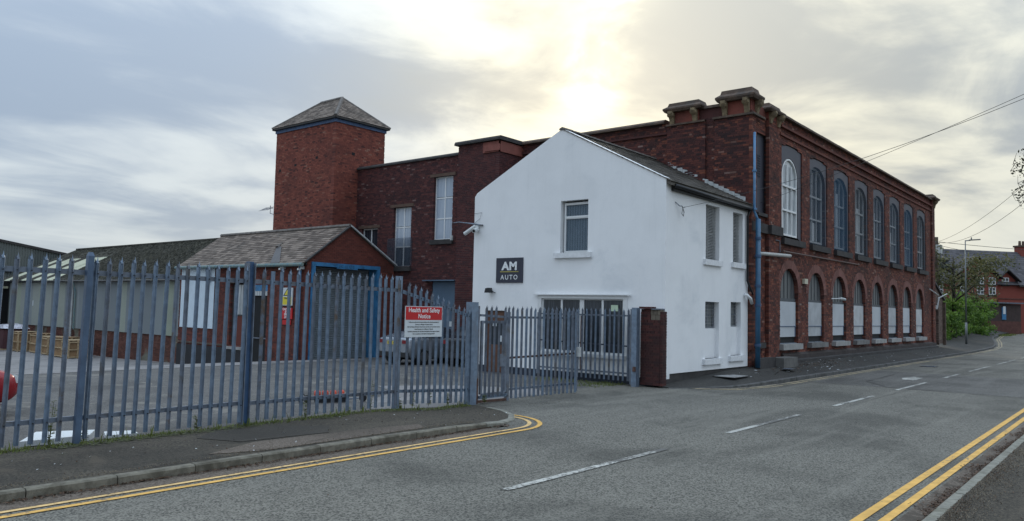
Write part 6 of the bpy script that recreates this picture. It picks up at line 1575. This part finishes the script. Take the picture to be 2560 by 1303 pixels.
# utility pole
up = empty('utility_pole', (70.7, 13.5, .4), 'brown timber utility pole with grey boxes behind the brick annex', 'utility pole')
q = MB(); q.tube([(70.7, 13.5, .3), (70.7, 13.5, 8.75)], [.20, .15], 10); q.build('pole', M_pole, up, smooth=True)
q = MB(); q.box(69.7, 70.4, 13.0, 13.35, 7.35, 8.05); q.build('junction_box', M_lead, up)
q = MB(); q.tube([(72.3, 13.2, 6.35), (72.3, 13.2, 6.75)], .35, 12); q.tube([(72.3, 13.2, 6.75), (72.3, 13.2, 6.95)], [.2, .4], 12); q.tube([(70.8, 13.4, 6.6), (72.0, 13.3, 6.6)], .04, 5); q.build('transformer', M_bsteel, up)
q = MB(); q.tube([(70.2, 13.3, 7.1), (70.2, 13.3, 8.0)], .05, 6); q.build('conduit', M_lead, up)
# wires
def wire(a, b, sag, lb, r=.012, n=14):
    P_ = [Vector(a).lerp(Vector(b), i / n) - Vector((0, 0, sag * 4 * (i / n) * (1 - i / n))) for i in range(n + 1)]
    q = MB(); q.tube(P_, r, 4); q.build('overhead_wire', M_wire, None, lb, 'wire', 'overhead telephone wires')
wire((20.5, 10.38, 5.14), (18.84, -1.6, 7.95), .42, 'lower overhead wire from the white side wall hook to the top right corner', .006)
wire((25.6, 10.2, 5.87), (16.56, -1.6, 7.45), .15, 'upper overhead wire from the factory corner to the top right corner', .006)
wire((70.7, 13.3, 8.4), (33, 1.0, 9.5), .7, 'upper sagging wire from the utility pole rising to the right edge', .013)
wire((70.7, 13.4, 8.3), (30, 0.6, 8.6), 1.2, 'lower sagging wire from the utility pole rising to the right edge', .013)
wire((70.7, 13.3, 8.35), (112, 0, 9.9), .3, 'nearly level wire from the utility pole across to the chimney', .02)
wire((70.7, 13.4, 8.1), (108, 6, 9.0), .5, 'lowest wire from the utility pole towards the red house roof', .016)
wire((70.7, 13.5, 8.4), (54.3, 10.8, 7.6), .3, 'short wire from the utility pole to the end of the factory', .014)

# red house
th = rad(-39); P0 = (101.4, 15.26, .0)
ho = empty('red_brick_house', P0, 'wide red brick house with slate roof and white windows at the end of the street', 'house', rz=th, local=True)
HM = Masonry
def hb(name, mat, *b, par=None):
    q = MB(); q.box(*b); return q.build(name, mat, par or ho)
hb('wall', M_redh, 2.3, 16, 0, 7, .2, 6.25)
q = MB(); q.py([(-3.3, .2), (2.3, .2), (2.3, 7.0), (-.45, 8.95), (-3.3, 7.0)], -.35, 7); q.build('gable_wall', M_redh, ho)
q = MB(); q.py([(2.75, 6.25), (5.1, 6.25), (5.1, 6.75), (3.75, 7.75), (2.75, 7.0)], 0.01, 2.5); q.build('dormer_wall', M_redh, ho)
hb('wall', M_redh, -12, -3.3, 0, 7, .2, 6.25)
for (x0, x1) in ((-12.3, 16.3),):
    q = MB(); q.px([(-.35, 6.15), (4.0, 10.35), (8.3, 6.15)], x0, x1); q.build('roof_deck', M_slatef, ho)
slv = Vector((0, 4.35, 4.2))
OFF[ho.name] = (0, 0, 0)
slates(ho, M_slatef, (-12.3, -.38, 6.17), (1, 0, 0), slv, Vector((0, -4.2, 4.35)), 28.6, slv.length, w=.5, e=.36, n_obj=40)
for s_, xe in ((1, 2.75), (-1, -3.7)):
    q = MB(); q.add([(-.45, -.75, 9.25), (xe, -.75, 6.85), (xe, 3.2, 6.85), (-.45, 3.2, 9.25), (-.45, -.75, 9.1), (xe, -.75, 6.7)], [(0, 1, 2, 3), (0, 1, 5, 4)]); q.build('gable_roof', M_slatef, ho)
    q = MB(); q.bar((-.45, -.72, 9.15), (xe, -.72, 6.78), .1, .28, up=(0, 1, 0)); q.build('barge_board', M_bfascia, ho)
for xe, ze in ((5.45, 6.62), (2.5, 6.9)):
    q = MB(); q.add([(3.75, -.35, 8.0), (xe, -.35, ze), (xe, 2.4, ze), (3.75, 2.4, 8.0)], [(0, 1, 2, 3)]); q.build('dormer_roof', M_slatef, ho)
    q = MB(); q.bar((3.75, -.36, 7.9), (xe, -.36, ze - .08), .1, .3, up=(0, 1, 0)); q.build('barge_board', M_bfascia, ho)
q = MB(); q.bar((5.2, -.42, 6.1), (16.2, -.42, 6.1), .12, .2); q.build('gutter', M_bfascia, ho)
ch = hb('chimney', M_redh, 9.3, 10.4, 3.4, 4.4, 8.8, 11.0); hb('chimney_cap', M_stone, 9.2, 10.5, 3.3, 4.5, 11.0, 11.2, par=ch)
for x in (9.6, 10.1):
    q = MB(); q.tube([(x, 3.9, 11.2), (x, 3.9, 11.75)], [.16, .13], 8); q.build('chimney_pot', M_stone, ch)
def hwin(x0, x1, z0, z1, y=-.0):
    f = MB(); w_ = .07
    f.box(x0, x0 + w_, y - .06, y - .0, z0, z1); f.box(x1 - w_, x1, y - .06, y - .0, z0, z1); f.box(x0 + w_, x1 - w_, y - .06, y, z0, z0 + w_); f.box(x0 + w_, x1 - w_, y - .06, y, z1 - w_, z1)
    f.box((x0 + x1) / 2 - .03, (x0 + x1) / 2 + .03, y - .055, y, z0 + w_, z1 - w_); f.box(x0 + w_, x1 - w_, y - .05, y - .005, (z0 + z1) / 2 - .03, (z0 + z1) / 2 + .03)
    fo = f.build('window', M_whiteobj, ho); g = MB(); g.box(x0 + .03, x1 - .03, y - .03, y - .02, z0 + .03, z1 - .03); g.build('pane', M_glass, fo)
    g = MB(); g.box(x0 - .1, x1 + .1, y - .1, y, z0 - .16, z0 - .02); g.build('window_sill', M_bfascia, fo)
hwin(3.23, 4.15, 6.2, 7.0)
for a, b in ((1.15, 2.05), (-.4, .5), (-2.6, -1.7)):
    hwin(a, b, 6.15, 6.95, -.35); hwin(a, b, 5.0, 5.85, -.35)
hwin(-5.4, -4.5, 5.0, 5.9); hwin(7.5, 8.6, 4.3, 5.8); hwin(11, 12.1, 4.3, 5.8)
q = MB(); q.box(2.35, 16, -.06, -.0, 4.55, 4.66); q.build('string_course', M_lowb, ho)
# low dark building
lo_ = empty('low_outbuilding', (P0[0] - .63 * 6, P0[1] - .78 * 6, .3), 'low dark walled building with flat roof right of the bushes', 'building', rz=th, local=True)
OFF[lo_.name] = (0, 0, 0)
for nme, mt, b in (('brick_base', M_lowb, (-4.0, -.2, 0, 4, 0, 1.75)), ('dark_wall', M_low, (-4.0, -.2, .02, 4, 1.75, 3.55)), ('roof', M_galvd, (-4.3, .0, -.3, 4.2, 3.6, 3.72)), ('blue_panel', M_bluep, (-2.6, -2.1, -.06, .0, 1.9, 3.2)), ('white_notice', M_signw, (-2.5, -2.2, -.1, -.07, 2.5, 3.3))):
    q = MB(); q.box(*b); q.build(nme, mt, lo_)
mb = MB()
for k in range(1500): 
    x, y = U(88, 103), U(10.5, 13); blade(mb, x, y, .55, U(.1, .3), .03, U(-.1, .1), U(-.1, .1))
mb.build('verge_grass', M_weed, kind='stuff', recalc=False)
# distant roofs and tree line so that the horizon is closed
random.seed(4)
L = MB()
for k in range(60):
    c = (U(150, 330), U(20, 240), U(1, 5)); leaf_cloud(L, c, (9, 9, 4), 60, 1.1, shell=.2)
L.build('distant_trees', M_leafo, kind='stuff', recalc=False)
